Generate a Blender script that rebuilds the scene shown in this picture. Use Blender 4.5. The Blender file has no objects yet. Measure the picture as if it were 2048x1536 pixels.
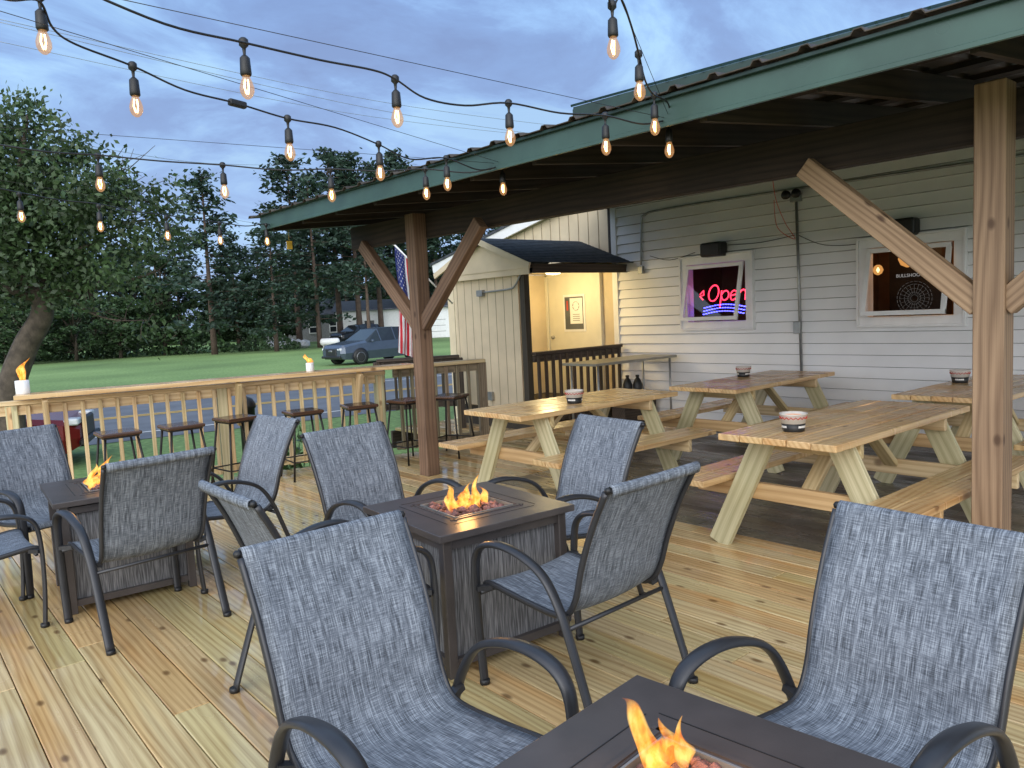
import bpy,bmesh,math,random
from mathutils import Vector,Matrix
random.seed(7)
R=math.radians; V=Vector; RU=random.uniform
scn=bpy.context.scene; COL=scn.collection
# ---------------- camera model ----------------
F=1538.0; H=1.5; HD=R(40); PT=R(5.3); RL=R(2.8)
CAM=V((0,0,H))
fw=V((math.sin(HD)*math.cos(PT),math.cos(HD)*math.cos(PT),-math.sin(PT)))
rt0=V((math.cos(HD),-math.sin(HD),0)); up0=rt0.cross(fw)
rgt=math.cos(RL)*rt0-math.sin(RL)*up0; upv=math.sin(RL)*rt0+math.cos(RL)*up0
HF=V((math.sin(HD),math.cos(HD),0))
def ray(px,py): return F*fw+(px-1024)*rgt-(py-768)*upv
def G(px,py,z=0.0):
    d=ray(px,py); return CAM+d*((z-H)/d.z)
def D(px,py,dep):
    d=ray(px,py); return CAM+d*(dep/d.dot(HF))
def XP(px,py,X):
    d=ray(px,py); return CAM+d*(X/d.x)
def PX(p):
    d=V(p)-CAM; return 1024+F*d.dot(rgt)/d.dot(fw)
cam=bpy.data.objects.new('Camera',bpy.data.cameras.new('Camera')); COL.objects.link(cam)
cam.matrix_world=Matrix.Translation(CAM)@Matrix((rgt,upv,-fw)).transposed().to_4x4()
cam.data.lens=36*F/2048; cam.data.sensor_width=36; cam.data.clip_start=0.05; cam.data.clip_end=3000
scn.camera=cam
scn.view_settings.view_transform='Standard'; scn.view_settings.look='None'; scn.view_settings.exposure=0
# ---------------- materials ----------------
def nd(nt,typ,pr=None,**inp):
    n=nt.nodes.new(typ)
    for k,v in (pr or {}).items(): setattr(n,k,v)
    for k,v in inp.items():
        k=int(k[1:]) if k[0]=='_' else k.replace('__',' ')
        s=n.inputs[k]
        if isinstance(v,bpy.types.NodeSocket): nt.links.new(v,s)
        else: s.default_value=v
    return n
def ramp(nt,fac,stops,interp='LINEAR'):
    n=nt.nodes.new('ShaderNodeValToRGB'); nt.links.new(fac,n.inputs[0]); cr=n.color_ramp; cr.interpolation=interp
    while len(cr.elements)<len(stops): cr.elements.new(0.5)
    for e,(p,c) in zip(cr.elements,stops):
        e.position=p; e.color=(c,c,c,1) if not hasattr(c,'__len__') else (c[0],c[1],c[2],1)
    return n.outputs[0]
def newmat(name):
    m=bpy.data.materials.new(name); m.use_nodes=True; nt=m.node_tree
    return m,nt,nt.nodes['Principled BSDF']
def c4(c): return (c[0],c[1],c[2],1)
def vmul(nt,v,s): return nd(nt,'ShaderNodeVectorMath',{'operation':'MULTIPLY'},_0=v,_1=s).outputs[0]
def mix(nt,f,a,b,bt='MIX'): return nd(nt,'ShaderNodeMixRGB',{'blend_type':bt},Fac=f,Color1=a,Color2=b).outputs[0]
def P(name,col,rough=.5,metal=0,var=.2,scale=6,bump=0,bscale=60,spec=.5,rndv=0,emit=None,es=0,rvar=0,trans=0):
    m,nt,b=newmat(name)
    tc=nd(nt,'ShaderNodeTexCoord').outputs['Object']
    n=nd(nt,'ShaderNodeTexNoise',Vector=tc,Scale=scale,Detail=5.0).outputs[0]
    r=ramp(nt,n,[(.3,tuple(x*(1-var) for x in col)),(.7,tuple(min(1,x*(1+var)) for x in col))])
    if rndv:
        a=nd(nt,'ShaderNodeAttribute',{'attribute_name':'rnd'}).outputs['Fac']
        rr2=nd(nt,'ShaderNodeMapRange',_0=a,_3=1-rndv,_4=1+rndv).outputs[0]
        r=nd(nt,'ShaderNodeVectorMath',{'operation':'SCALE'},_0=r,Scale=rr2).outputs[0]
    nt.links.new(r,b.inputs['Base Color'])
    b.inputs['Roughness'].default_value=rough; b.inputs['Metallic'].default_value=metal; b.inputs['Specular IOR Level'].default_value=spec
    if rvar:
        n2=nd(nt,'ShaderNodeTexNoise',Vector=tc,Scale=scale*.7,Detail=3.0).outputs[0]
        nt.links.new(nd(nt,'ShaderNodeMapRange',_0=n2,_1=.35,_2=.65,_3=rough-rvar,_4=rough+rvar).outputs[0],b.inputs['Roughness'])
    if bump:
        n3=nd(nt,'ShaderNodeTexNoise',Vector=tc,Scale=bscale,Detail=4.0).outputs[0]
        nt.links.new(nd(nt,'ShaderNodeBump',Height=n3,Strength=bump,Distance=.01).outputs[0],b.inputs['Normal'])
    if emit: b.inputs['Emission Color'].default_value=c4(emit); b.inputs['Emission Strength'].default_value=es
    if trans:
        tr=nd(nt,'ShaderNodeBsdfTranslucent',Color=r); ms=nd(nt,'ShaderNodeMixShader',_0=trans,_1=b.outputs[0],_2=tr.outputs[0])
        nt.links.new(ms.outputs[0],nt.nodes['Material Output'].inputs[0])
    return m
def wood(name,dark,light,rough=.5,wet=0,knot=.8,tintA=(1,.93,.82),tintB=(.88,1,.86),ringk=24,stain=0,tv=.14,contrast=1,bump=.15,ww=.22,warm=None,amp=17.0):
    m,nt,b=newmat(name)
    gc=nd(nt,'ShaderNodeAttribute',{'attribute_name':'gc'}).outputs['Vector']
    rn=nd(nt,'ShaderNodeAttribute',{'attribute_name':'rnd'}).outputs['Fac']
    oc=nd(nt,'ShaderNodeTexCoord').outputs['Object']
    slow=nd(nt,'ShaderNodeTexNoise',Vector=vmul(nt,gc,(.7,5.0,4)),Scale=1.0,Detail=1.5).outputs[0]
    sx=nd(nt,'ShaderNodeSeparateXYZ',_0=gc)
    rad=nd(nt,'ShaderNodeMath',{'operation':'MULTIPLY_ADD'},_0=sx.outputs[1],_1=ringk*9.0,_2=nd(nt,'ShaderNodeMath',{'operation':'MULTIPLY'},_0=slow,_1=float(amp)).outputs[0]).outputs[0]
    wv=nd(nt,'ShaderNodeMath',{'operation':'MULTIPLY_ADD'},_0=nd(nt,'ShaderNodeMath',{'operation':'SINE'},_0=rad).outputs[0],_1=.5,_2=.5).outputs[0]
    wv=nd(nt,'ShaderNodeMath',{'operation':'POWER'},_0=wv,_1=.6).outputs[0]
    fine=nd(nt,'ShaderNodeTexNoise',Vector=vmul(nt,gc,(2.5,150,150)),Scale=1.0,Detail=3.0).outputs[0]
    med=nd(nt,'ShaderNodeTexNoise',Vector=vmul(nt,gc,(1.2,11,11)),Scale=1.0,Detail=5.0).outputs[0]
    a1=nd(nt,'ShaderNodeMath',{'operation':'MULTIPLY_ADD'},_0=wv,_1=ww,_2=nd(nt,'ShaderNodeMath',{'operation':'MULTIPLY'},_0=fine,_1=.44).outputs[0]).outputs[0]
    a2=nd(nt,'ShaderNodeMath',{'operation':'MULTIPLY_ADD'},_0=med,_1=.44,_2=a1).outputs[0]
    mid=.44+ww*.58
    col=ramp(nt,a2,[(mid-.24*contrast,dark),(mid,tuple(x*.4+y*.6 for x,y in zip(dark,light))),(mid+.16*contrast,light)])
    if warm:
        wn=nd(nt,'ShaderNodeTexNoise',Vector=vmul(nt,gc,(.6,9,3)),Scale=1.0,Detail=2.0).outputs[0]
        col=mix(nt,ramp(nt,wn,[(.5,0.0),(.68,.7)]),col,mix(nt,1.0,col,(warm[0],warm[1],warm[2],1),'MULTIPLY'))
    tint=ramp(nt,rn,[(0,tintA),(.3,(1,1,1)),(1,tintB)])
    col=mix(nt,1.0,col,tint,'MULTIPLY')
    rn2=nd(nt,'ShaderNodeMath',{'operation':'FRACT'},_0=nd(nt,'ShaderNodeMath',{'operation':'MULTIPLY'},_0=rn,_1=17.3).outputs[0]).outputs[0]
    br=nd(nt,'ShaderNodeMapRange',_0=rn2,_3=1-tv,_4=1+tv).outputs[0]
    col=nd(nt,'ShaderNodeVectorMath',{'operation':'SCALE'},_0=col,Scale=br).outputs[0]
    if knot:
        vo=nd(nt,'ShaderNodeTexVoronoi',{'voronoi_dimensions':'2D'},Vector=vmul(nt,gc,(1.7,3.6,1)),Scale=1.0).outputs['Distance']
        kf=ramp(nt,vo,[(.0,knot),(.030,knot*.85),(.065,.0)])
        col=mix(nt,kf,col,(dark[0]*.34,dark[1]*.25,dark[2]*.2,1))
    if stain:
        sn=nd(nt,'ShaderNodeTexNoise',Vector=oc,Scale=1.3,Detail=5.0).outputs[0]
        sf=ramp(nt,sn,[(.42,0.0),(.62,stain)])
        col=mix(nt,sf,col,(dark[0]*.6,dark[1]*.6,dark[2]*.6,1))
    nt.links.new(col,b.inputs['Base Color'])
    b.inputs['Roughness'].default_value=rough
    if wet:
        wn=nd(nt,'ShaderNodeTexNoise',Vector=vmul(nt,oc,(4.2,1.1,1)),Scale=1.1,Detail=6.0).outputs[0]
        nt.links.new(nd(nt,'ShaderNodeMapRange',_0=wn,_1=.38,_2=.54,_3=rough,_4=wet).outputs[0],b.inputs['Roughness'])
    nt.links.new(nd(nt,'ShaderNodeBump',Height=a2,Strength=bump,Distance=.004).outputs[0],b.inputs['Normal'])
    return m
M={}
M['deck']=wood('new_deck_wood',(.345,.225,.105),(.65,.51,.285),.34,.06,.85,(1.0,.86,.70),(.94,1.0,.86),22,0,.09,1.0,.08,.22,(1.0,.80,.60),24)
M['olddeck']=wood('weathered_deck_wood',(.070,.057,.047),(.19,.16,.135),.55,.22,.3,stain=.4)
M['pine']=wood('new_lumber',(.44,.29,.14),(.72,.56,.34),.5,0,.7,(1.02,.90,.76),(.95,1,.9),24,0,.12)
M['top']=wood('oiled_tabletop_wood',(.44,.26,.115),(.70,.50,.27),.36,.2,.85,(1.0,.92,.82),(1,1,.92),20,.15,.10,1,.10,.26,(1,.84,.68),26)
M['green']=wood('treated_leg_wood',(.36,.31,.17),(.62,.55,.36),.6,0,.5,(1,.97,.9),(.92,1,.9),20,0,.1)
M['post']=wood('cedar_post_wood',(.10,.058,.036),(.25,.155,.10),.65,0,.8,(1,.95,.9),(1,1,.95),20,.5,contrast=1.1,ww=.26,bump=.35,amp=20)
M['post2']=wood('pale_post_wood',(.18,.108,.062),(.39,.265,.165),.6,0,.9,(1,.95,.9),(1,1,.95),18,.25,contrast=1.1,ww=.28,bump=.25,amp=26)
M['dark']=wood('old_dark_wood',(.026,.018,.014),(.085,.062,.048),.7,0,.3)
M['grey']=wood('weathered_rail_wood',(.11,.08,.055),(.30,.23,.16),.7,0,.3)
M['raft']=wood('dark_brown_rafter_wood',(.012,.008,.006),(.048,.032,.023),.8,0,.3,stain=.5,bump=.4)  # very dark brown grain with random darker patches
M['seat']=wood('stained_stool_wood',(.045,.020,.012),(.13,.065,.04),.2,0,.3)
M['metal']=P('brown_grey_powdercoat',(.090,.078,.075),.32,.3,.12,10,.05,300)
M['metald']=P('chair_frame_metal',(.042,.043,.048),.35,.35,.12,10)
M['black']=P('black_plastic',(.012,.012,.013),.45,0,.3)
M['blackm']=P('dark_steel',(.03,.027,.025),.4,.6,.3)
M['galv']=P('galvanised_steel',(.34,.35,.35),.4,.6,.15,12)
M['white']=P('white_paint',(.82,.82,.82),.45,0,.06)
M['siding']=P('white_vinyl_siding',(.83,.83,.84),.45,0,.07,1.3,.05,40,rndv=.03)
M['gap']=P('siding_lap_painted_shade',(.36,.36,.36),.9)  # darker grey paints the shade under each siding lap
M['beige']=P('beige_painted_siding',(.68,.56,.385),.6,0,.12,2.5,.1,30)
M['bgroove']=P('beige_groove',(.30,.24,.16),.8)
M['doorm']=P('cream_door_paint',(.74,.71,.60),.4,0,.04)
M['greenm']=P('green_roof_metal',(.046,.093,.075),.35,.1,.25,2.5,rvar=.08)
M['greend']=P('dark_green_roof_metal',(.014,.040,.034),.4,.1,.25,3)
M['sheet']=P('brown_roof_sheet_edge',(.07,.055,.04),.5,.3,.4,9)
M['asphalt']=P('asphalt',(.11,.117,.132),.7,0,.2,1.2,.2,40)
M['yline']=P('yellow_road_paint',(.60,.36,.04),.6,0,.2,5)
M['wline']=P('white_road_paint',(.6,.6,.58),.6,0,.2,5)
M['shingle']=P('slate_shingles',(.05,.057,.068),.85,0,.4,14,.3,60)
M['leafA']=P('apple_leaves',(.060,.102,.038),.5,0,.3,1,rndv=.55,trans=.25)
M['leafD']=P('broadleaf_foliage',(.045,.088,.032),.6,0,.3,.5,rndv=.6,trans=.2)
M['leafP']=P('pine_needles',(.036,.068,.044),.7,0,.3,.5,rndv=.55,trans=.15)
M['bark']=P('bark',(.085,.066,.05),.9,0,.45,9,.8,30)
M['barkp']=P('pine_bark',(.10,.068,.052),.9,0,.3,5)
M['weed']=P('weed_leaves',(.09,.17,.05),.5,0,.3,2,rndv=.5)
M['carg']=P('grey_blue_car_paint',(.095,.118,.16),.22,.5,.05)
M['carr']=P('red_car_paint',(.16,.010,.010),.25,.2,.05)
M['cark']=P('black_car_paint',(.02,.022,.026),.25,.3,.05)
M['glassd']=P('dark_car_glass',(.02,.025,.03),.08,0,.1)
M['rub']=P('tyre_rubber',(.02,.02,.02),.8)
M['rim']=P('alloy_rim',(.45,.46,.48),.3,.8)
M['lamp']=P('headlight_glass',(.7,.72,.75),.15)
M['tin']=P('white_tin',(.72,.70,.66),.35,.1,.1)
M['redp']=P('red_print',(.5,.06,.04),.4)
M['wax']=P('orange_citronella_wax',(.75,.28,.10),.5,emit=(1,.35,.08),es=.5)
M['rock']=P('lava_rock',(.18,.085,.075),.9,0,.5,30,.8,90,rndv=.5)
M['dirtrim']=P('interior_paint',(.20,.11,.055),.7)
M['stone']=P('pale_cloth_tarp',(.5,.52,.55),.6)
M['yel']=P('yellow_tag',(.65,.42,.05),.5)
M['fred']=P('flag_red',(.62,.02,.035),.7,trans=.3); M['fwhite']=P('flag_white',(.85,.85,.85),.7,trans=.3); M['fblue']=P('flag_blue',(.025,.04,.20),.7,trans=.3)
def emis(name,col,st,alpha=1.0):
    m=bpy.data.materials.new(name); m.use_nodes=True; nt=m.node_tree; nt.nodes.clear()
    e=nd(nt,'ShaderNodeEmission',Color=c4(col),Strength=float(st)); o=nd(nt,'ShaderNodeOutputMaterial')
    s=e.outputs[0]
    if alpha<1:
        t=nd(nt,'ShaderNodeBsdfTransparent'); s=nd(nt,'ShaderNodeMixShader',_0=alpha,_1=t.outputs[0],_2=s).outputs[0]
    nt.links.new(s,o.inputs[0]); return m
M['fil']=emis('glowing_filament',(1,.66,.28),22)
M['neonr']=emis('red_neon',(1,.03,.07),5); M['neonb']=emis('blue_neon',(.06,.06,1),12)
M['scr']=emis('white_lit_print',(.85,.82,.78),.42); M['scrd']=emis('dim_lit_board',(.75,.70,.65),.11); M['warm']=emis('warm_lamp',(1,.62,.25),9)
M['warm2']=emis('warm_glass',(1,.45,.12),1.0,.6)
M['fix']=emis('lit_fixture',(1,.86,.5),5)
def glassbulb():
    m=bpy.data.materials.new('amber_bulb_glass'); m.use_nodes=True; nt=m.node_tree; nt.nodes.clear()
    o=nd(nt,'ShaderNodeOutputMaterial'); t=nd(nt,'ShaderNodeBsdfTransparent',Color=(1,.90,.76,1))
    g=nd(nt,'ShaderNodeBsdfGlossy',Color=(1,.95,.9,1),Roughness=.05); lw=nd(nt,'ShaderNodeLayerWeight',Blend=.3)
    e=nd(nt,'ShaderNodeEmission',Color=(1,.50,.20,1),Strength=.85)
    a=nd(nt,'ShaderNodeMixShader',_0=.30,_1=t.outputs[0],_2=e.outputs[0])
    b=nd(nt,'ShaderNodeMixShader',_0=lw.outputs['Facing'],_1=a.outputs[0],_2=g.outputs[0])
    b2=nd(nt,'ShaderNodeMixShader',_0=.35,_1=a.outputs[0],_2=b.outputs[0])
    nt.links.new(b2.outputs[0],o.inputs[0]); return m
M['bulb']=glassbulb()
def pane(name,dens=.25):
    m=bpy.data.materials.new(name); m.use_nodes=True; nt=m.node_tree; nt.nodes.clear()
    o=nd(nt,'ShaderNodeOutputMaterial'); t=nd(nt,'ShaderNodeBsdfTransparent',Color=(.85,.85,.87,1))
    g=nd(nt,'ShaderNodeBsdfGlossy',Color=(1,1,1,1),Roughness=.02)
    b=nd(nt,'ShaderNodeMixShader',_0=dens,_1=t.outputs[0],_2=g.outputs[0]); nt.links.new(b.outputs[0],o.inputs[0]); return m
M['pane']=pane('window_glass',.07)
def flame_mat():
    m=bpy.data.materials.new('flame'); m.use_nodes=True; nt=m.node_tree; nt.nodes.clear()
    gc=nd(nt,'ShaderNodeAttribute',{'attribute_name':'gc'}).outputs['Vector']
    z=nd(nt,'ShaderNodeSeparateXYZ',_0=gc).outputs[2]
    oc=nd(nt,'ShaderNodeTexCoord').outputs['Object']
    ns=nd(nt,'ShaderNodeTexNoise',Vector=vmul(nt,oc,(38,38,16)),Scale=1.0,Detail=3.0).outputs[0]
    col=ramp(nt,ns,[(.36,(1,.20,.02)),(.5,(1,.40,.05)),(.62,(1,.62,.16))])
    al=ramp(nt,z,[(0,.10),(.25,.62),(.7,.6),(1,.15)])
    lw=nd(nt,'ShaderNodeLayerWeight',Blend=.5).outputs['Facing']
    inv=nd(nt,'ShaderNodeMath',{'operation':'SUBTRACT'},_0=1.05,_1=lw).outputs[0]
    f=nd(nt,'ShaderNodeMath',{'operation':'MULTIPLY','use_clamp':True},_0=inv,_1=al).outputs[0]
    f=nd(nt,'ShaderNodeMath',{'operation':'MULTIPLY','use_clamp':True},_0=f,_1=ramp(nt,ns,[(.3,.45),(.55,1.0)])).outputs[0]
    e=nd(nt,'ShaderNodeEmission',Color=col,Strength=2.1); t=nd(nt,'ShaderNodeBsdfTransparent')
    s=nd(nt,'ShaderNodeMixShader',_0=f,_1=t.outputs[0],_2=e.outputs[0]); o=nd(nt,'ShaderNodeOutputMaterial')
    nt.links.new(s.outputs[0],o.inputs[0]); return m
M['flame']=flame_mat()
def fabric():
    m,nt,b=newmat('grey_blue_sling_mesh')
    gc=nd(nt,'ShaderNodeAttribute',{'attribute_name':'gc'}).outputs['Vector']
    a=nd(nt,'ShaderNodeTexNoise',Vector=vmul(nt,gc,(400,16,1)),Scale=1.0,Detail=1.0).outputs[0]
    a_=nd(nt,'ShaderNodeTexNoise',Vector=vmul(nt,gc,(90,5,1)),Scale=1.0,Detail=2.0).outputs[0]
    c=nd(nt,'ShaderNodeTexNoise',Vector=vmul(nt,gc,(24,480,1)),Scale=1.0,Detail=1.0).outputs[0]
    s=nd(nt,'ShaderNodeMath',{'operation':'MULTIPLY_ADD'},_0=a,_1=.42,_2=nd(nt,'ShaderNodeMath',{'operation':'MULTIPLY'},_0=c,_1=.33).outputs[0]).outputs[0]
    s=nd(nt,'ShaderNodeMath',{'operation':'MULTIPLY_ADD'},_0=a_,_1=.25,_2=s).outputs[0]
    col=ramp(nt,s,[(.38,(.050,.058,.070)),(.5,(.145,.165,.198)),(.62,(.33,.365,.41))])
    nt.links.new(col,b.inputs['Base Color']); b.inputs['Roughness'].default_value=.6; b.inputs['Specular IOR Level'].default_value=.3
    nt.links.new(nd(nt,'ShaderNodeBump',Height=s,Strength=.25,Distance=.003).outputs[0],b.inputs['Normal'])
    return m
M['fabric']=fabric()
def wicker():
    m,nt,b=newmat('woven_grey_panel')
    oc=nd(nt,'ShaderNodeTexCoord').outputs['Object']
    a=nd(nt,'ShaderNodeTexNoise',Vector=vmul(nt,oc,(230,230,9)),Scale=1.0,Detail=3.0).outputs[0]
    col=ramp(nt,a,[(.34,(.050,.050,.054)),(.5,(.125,.125,.132)),(.66,(.24,.24,.25))])
    nt.links.new(col,b.inputs['Base Color']); b.inputs['Roughness'].default_value=.6
    nt.links.new(nd(nt,'ShaderNodeBump',Height=a,Strength=.25,Distance=.004).outputs[0],b.inputs['Normal']); return m
M['wicker']=wicker()
def grassm():
    m,nt,b=newmat('lawn_grass')
    oc=nd(nt,'ShaderNodeTexCoord').outputs['Object']
    a=nd(nt,'ShaderNodeTexNoise',Vector=oc,Scale=.12,Detail=6.0).outputs[0]
    c=nd(nt,'ShaderNodeTexNoise',Vector=oc,Scale=9.0,Detail=6.0).outputs[0]
    s=nd(nt,'ShaderNodeMath',{'operation':'MULTIPLY_ADD'},_0=c,_1=.5,_2=nd(nt,'ShaderNodeMath',{'operation':'MULTIPLY'},_0=a,_1=.5).outputs[0]).outputs[0]
    col=ramp(nt,s,[(.38,(.09,.15,.04)),(.5,(.15,.245,.07)),(.62,(.23,.34,.11))])
    nt.links.new(col,b.inputs['Base Color']); b.inputs['Roughness'].default_value=.9
    nt.links.new(nd(nt,'ShaderNodeBump',Height=c,Strength=.6,Distance=.05).outputs[0],b.inputs['Normal']); return m
M['grass']=grassm()
# ---------------- mesh builder ----------------
class MB:
    def __init__(s): s.v=[];s.f=[];s.g=[];s.r=[];s.m=[];s.sm=[]
    def add(s,vs,fs,gs=None,r=None,m=0,smooth=False):
        n=len(s.v); r=random.random() if r is None else r
        s.v+=[tuple(v) for v in vs]; s.g+=[tuple(g) for g in (gs if gs is not None else vs)]; s.r+=[r]*len(vs)
        s.f+=[tuple(i+n for i in f) for f in fs]; s.m+=[m]*len(fs); s.sm+=[smooth]*len(fs); return s
    def bar(s,p,q,w,h,up=(0,0,1),r=None,m=0,tw=1,th=1):
        p=V(p);q=V(q);d=q-p;L=d.length;ax=d/L;up=V(up)
        sd=ax.cross(up)
        if sd.length<1e-4: sd=ax.cross(V((0,1,0)) if abs(ax.y)<.9 else V((1,0,0)))
        sd.normalize(); u=sd.cross(ax).normalized(); r=random.random() if r is None else r
        vs=[];gs=[];o=(r*37.1,r*71.7,r*13.3)
        for e,(c,k,kh) in enumerate(((p,1,1),(q,tw,th))):
            for a,b in ((-1,-1),(1,-1),(1,1),(-1,1)):
                vs.append(c+sd*(a*w/2*k)+u*(b*h/2*kh)); gs.append((e*L+o[0],a*w/2+b*h*.31+o[1],b*h/2+o[2]))
        return s.add(vs,[(0,3,2,1),(4,5,6,7),(0,1,5,4),(1,2,6,5),(2,3,7,6),(3,0,4,7)],gs,r,m)
    def box(s,c,d,rz=0,r=None,m=0):
        c=V(c);h=V(d)/2; ca,sa=math.cos(rz),math.sin(rz); r=random.random() if r is None else r
        ax=max(range(3),key=lambda i:d[i]); od=[ax]+[i for i in (0,1,2) if i!=ax]
        vs=[];gs=[]
        for z in (-1,1):
            for x,y in ((-1,-1),(1,-1),(1,1),(-1,1)):
                l=(x*h.x,y*h.y,z*h.z); vs.append(c+V((l[0]*ca-l[1]*sa,l[0]*sa+l[1]*ca,l[2])))
                gs.append((l[od[0]]+r*37.1,l[od[1]]+l[od[2]]*.8+r*71.7,l[od[2]]+r*13.3))
        return s.add(vs,[(0,3,2,1),(4,5,6,7),(0,1,5,4),(1,2,6,5),(2,3,7,6),(3,0,4,7)],gs,r,m)
    def sweep(s,pts,rx,ry=None,side=None,n=8,r=None,m=0,taper=None,sq=False):
        ry=ry or rx; pts=[V(p) for p in pts]; N=len(pts); vs=[];gs=[];r=random.random() if r is None else r;L=0
        prev=None
        for i,p in enumerate(pts):
            t=(pts[min(i+1,N-1)]-pts[max(i-1,0)]).normalized()
            if side is not None: a=V(side)
            elif prev is not None: a=prev
            else: a=V((1,0,0)) if abs(t.x)<.8 else V((0,1,0))
            a=(a-t*a.dot(t)).normalized(); prev=a; b=t.cross(a)
            k=1 if taper is None else taper(i/(N-1))
            if i: L+=(p-pts[i-1]).length
            for j in range(n):
                an=2*math.pi*(j+.5)/n; cx,cy=math.cos(an),math.sin(an)
                if sq: mm=max(abs(cx),abs(cy)); cx/=mm; cy/=mm
                vs.append(p+a*(cx*rx*k)+b*(cy*ry*k)); gs.append((L,j*.01,0))
        fs=[(i*n+j,i*n+(j+1)%n,(i+1)*n+(j+1)%n,(i+1)*n+j) for i in range(N-1) for j in range(n)]
        fs+=[tuple(range(n-1,-1,-1)),tuple(range((N-1)*n,N*n))]
        return s.add(vs,fs,gs,r,m,smooth=not sq)
    def lathe(s,prof,c=(0,0,0),n=16,axis='z',m=0,r=None,smooth=True):
        c=V(c);vs=[]
        for (rr,z) in prof:
            for j in range(n):
                a=2*math.pi*j/n; x,y=rr*math.cos(a),rr*math.sin(a)
                vs.append(c+(V((x,y,z)) if axis=='z' else V((x,z,y)) if axis=='y' else V((z,x,y))))
        k=len(prof); fs=[(i*n+j,i*n+(j+1)%n,(i+1)*n+(j+1)%n,(i+1)*n+j) for i in range(k-1) for j in range(n)]
        fs+=[tuple(range(n-1,-1,-1)),tuple(range((k-1)*n,k*n))]
        return s.add(vs,fs,None,r,m,smooth)
    def leaf(s,c,sz,nrm=None,r=None):
        n=V((random.gauss(0,1),random.gauss(0,1),random.gauss(0,1))) if nrm is None else V(nrm)
        n.normalize(); a=n.orthogonal().normalized(); b=n.cross(a); t=RU(0,6.28); u=(a*math.cos(t)+b*math.sin(t))*sz; w=(b*math.cos(t)-a*math.sin(t))*sz*.55
        c=V(c); s.add([c-u,c-w*1.0,c+u,c+w],[(0,1,2,3)],None,r)
    def poly(s,pts,m=0,r=None): return s.add(pts,[tuple(range(len(pts)))],None,r,m)
    def prism(s,pts,off,m=0,r=None):
        n=len(pts); off=V(off); vs=[V(p) for p in pts]+[V(p)+off for p in pts]
        return s.add(vs,[tuple(range(n-1,-1,-1)),tuple(range(n,2*n))]+[(i,(i+1)%n,n+(i+1)%n,n+i) for i in range(n)],None,r,m)
    def build(s,name,mat,parent=None,world=True,bevel=0,seg=1):
        me=bpy.data.meshes.new(name)
        o=V((0,0,0)); p=parent
        if world:
            while p: o+=p.location; p=p.parent
        me.from_pydata([(a-o.x,b-o.y,c-o.z) for a,b,c in s.v],[],s.f)
        at=me.attributes.new('gc','FLOAT_VECTOR','POINT'); at.data.foreach_set('vector',[x for g in s.g for x in g])
        at=me.attributes.new('rnd','FLOAT','POINT'); at.data.foreach_set('value',s.r)
        for mm in (mat if isinstance(mat,list) else [mat]): me.materials.append(M[mm] if isinstance(mm,str) else mm)
        me.polygons.foreach_set('material_index',s.m); me.polygons.foreach_set('use_smooth',s.sm); me.update()
        ob=bpy.data.objects.new(name,me); COL.objects.link(ob)
        if parent: ob.parent=parent
        if bevel:
            b=ob.modifiers.new('Bevel','BEVEL'); b.width=bevel; b.segments=seg; b.limit_method='ANGLE'
        return ob
def tag(o,label=None,cat=None,group=None,kind=None):
    if label:o['label']=label
    if cat:o['category']=cat
    if group:o['group']=group
    if kind:o['kind']=kind
    return o
def thing(name,loc,label,cat,group=None,rz=0):
    o=bpy.data.objects.new(name,None); o.empty_display_size=.1; COL.objects.link(o); o.location=loc; o.rotation_euler=(0,0,rz); tag(o,label,cat,group); return o
def copy_tree(src,loc,rz,label,scale=None,group=None):
    r=src.copy(); COL.objects.link(r); r.location=loc; r.rotation_euler=(0,0,rz); r['label']=label
    if group: r['group']=group
    if scale: r.scale=scale
    for ch in list(src.children):
        c=ch.copy(); COL.objects.link(c); c.parent=r
        for g in list(ch.children):
            d=g.copy(); COL.objects.link(d); d.parent=c
    return r
def cr(pts,k=6):
    pts=[V(p) for p in pts]; out=[]
    for i in range(len(pts)-1):
        a=pts[max(i-1,0)];b=pts[i];c=pts[i+1];d=pts[min(i+2,len(pts)-1)]
        for j in range(k):
            t=j/k; out.append(.5*((2*b)+(c-a)*t+(2*a-5*b+4*c-d)*t*t+(3*b-a-3*c+d)*t**3))
    out.append(pts[-1]); return out
ICO=bmesh.new(); bmesh.ops.create_icosphere(ICO,subdivisions=1,radius=1); IV=[v.co.copy() for v in ICO.verts]; IF=[[v.index for v in f.verts] for f in ICO.faces]
def rock(mb,c,r):
    mb.add([V(c)+V((v.x*RU(.7,1.25),v.y*RU(.7,1.25),v.z*RU(.6,1.1)))*r for v in IV],IF)
def text_mesh(txt,size,mat,parent,origin,facing,name='lettering',shear=0,extr=.001):
    cu=bpy.data.curves.new('t','FONT'); cu.body=txt; cu.size=size; cu.align_x='CENTER'; cu.align_y='CENTER'; cu.extrude=extr; cu.shear=shear
    to=bpy.data.objects.new('t',cu); COL.objects.link(to); dg=bpy.context.evaluated_depsgraph_get(); me=bpy.data.meshes.new_from_object(to.evaluated_get(dg))
    bpy.data.objects.remove(to)
    if facing=='-x': mt=Matrix(((0,0,-1),(-1,0,0),(0,1,0)))
    else: mt=Matrix(((1,0,0),(0,0,-1),(0,1,0)))
    o=V((0,0,0)); p=parent
    while p: o+=p.location; p=p.parent
    me.transform(Matrix.Translation(V(origin)-o)@mt.to_4x4()); me.materials.clear(); me.materials.append(M[mat])
    ob=bpy.data.objects.new(name,me); COL.objects.link(ob); ob.parent=parent; return ob
GZ=-.55
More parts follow.
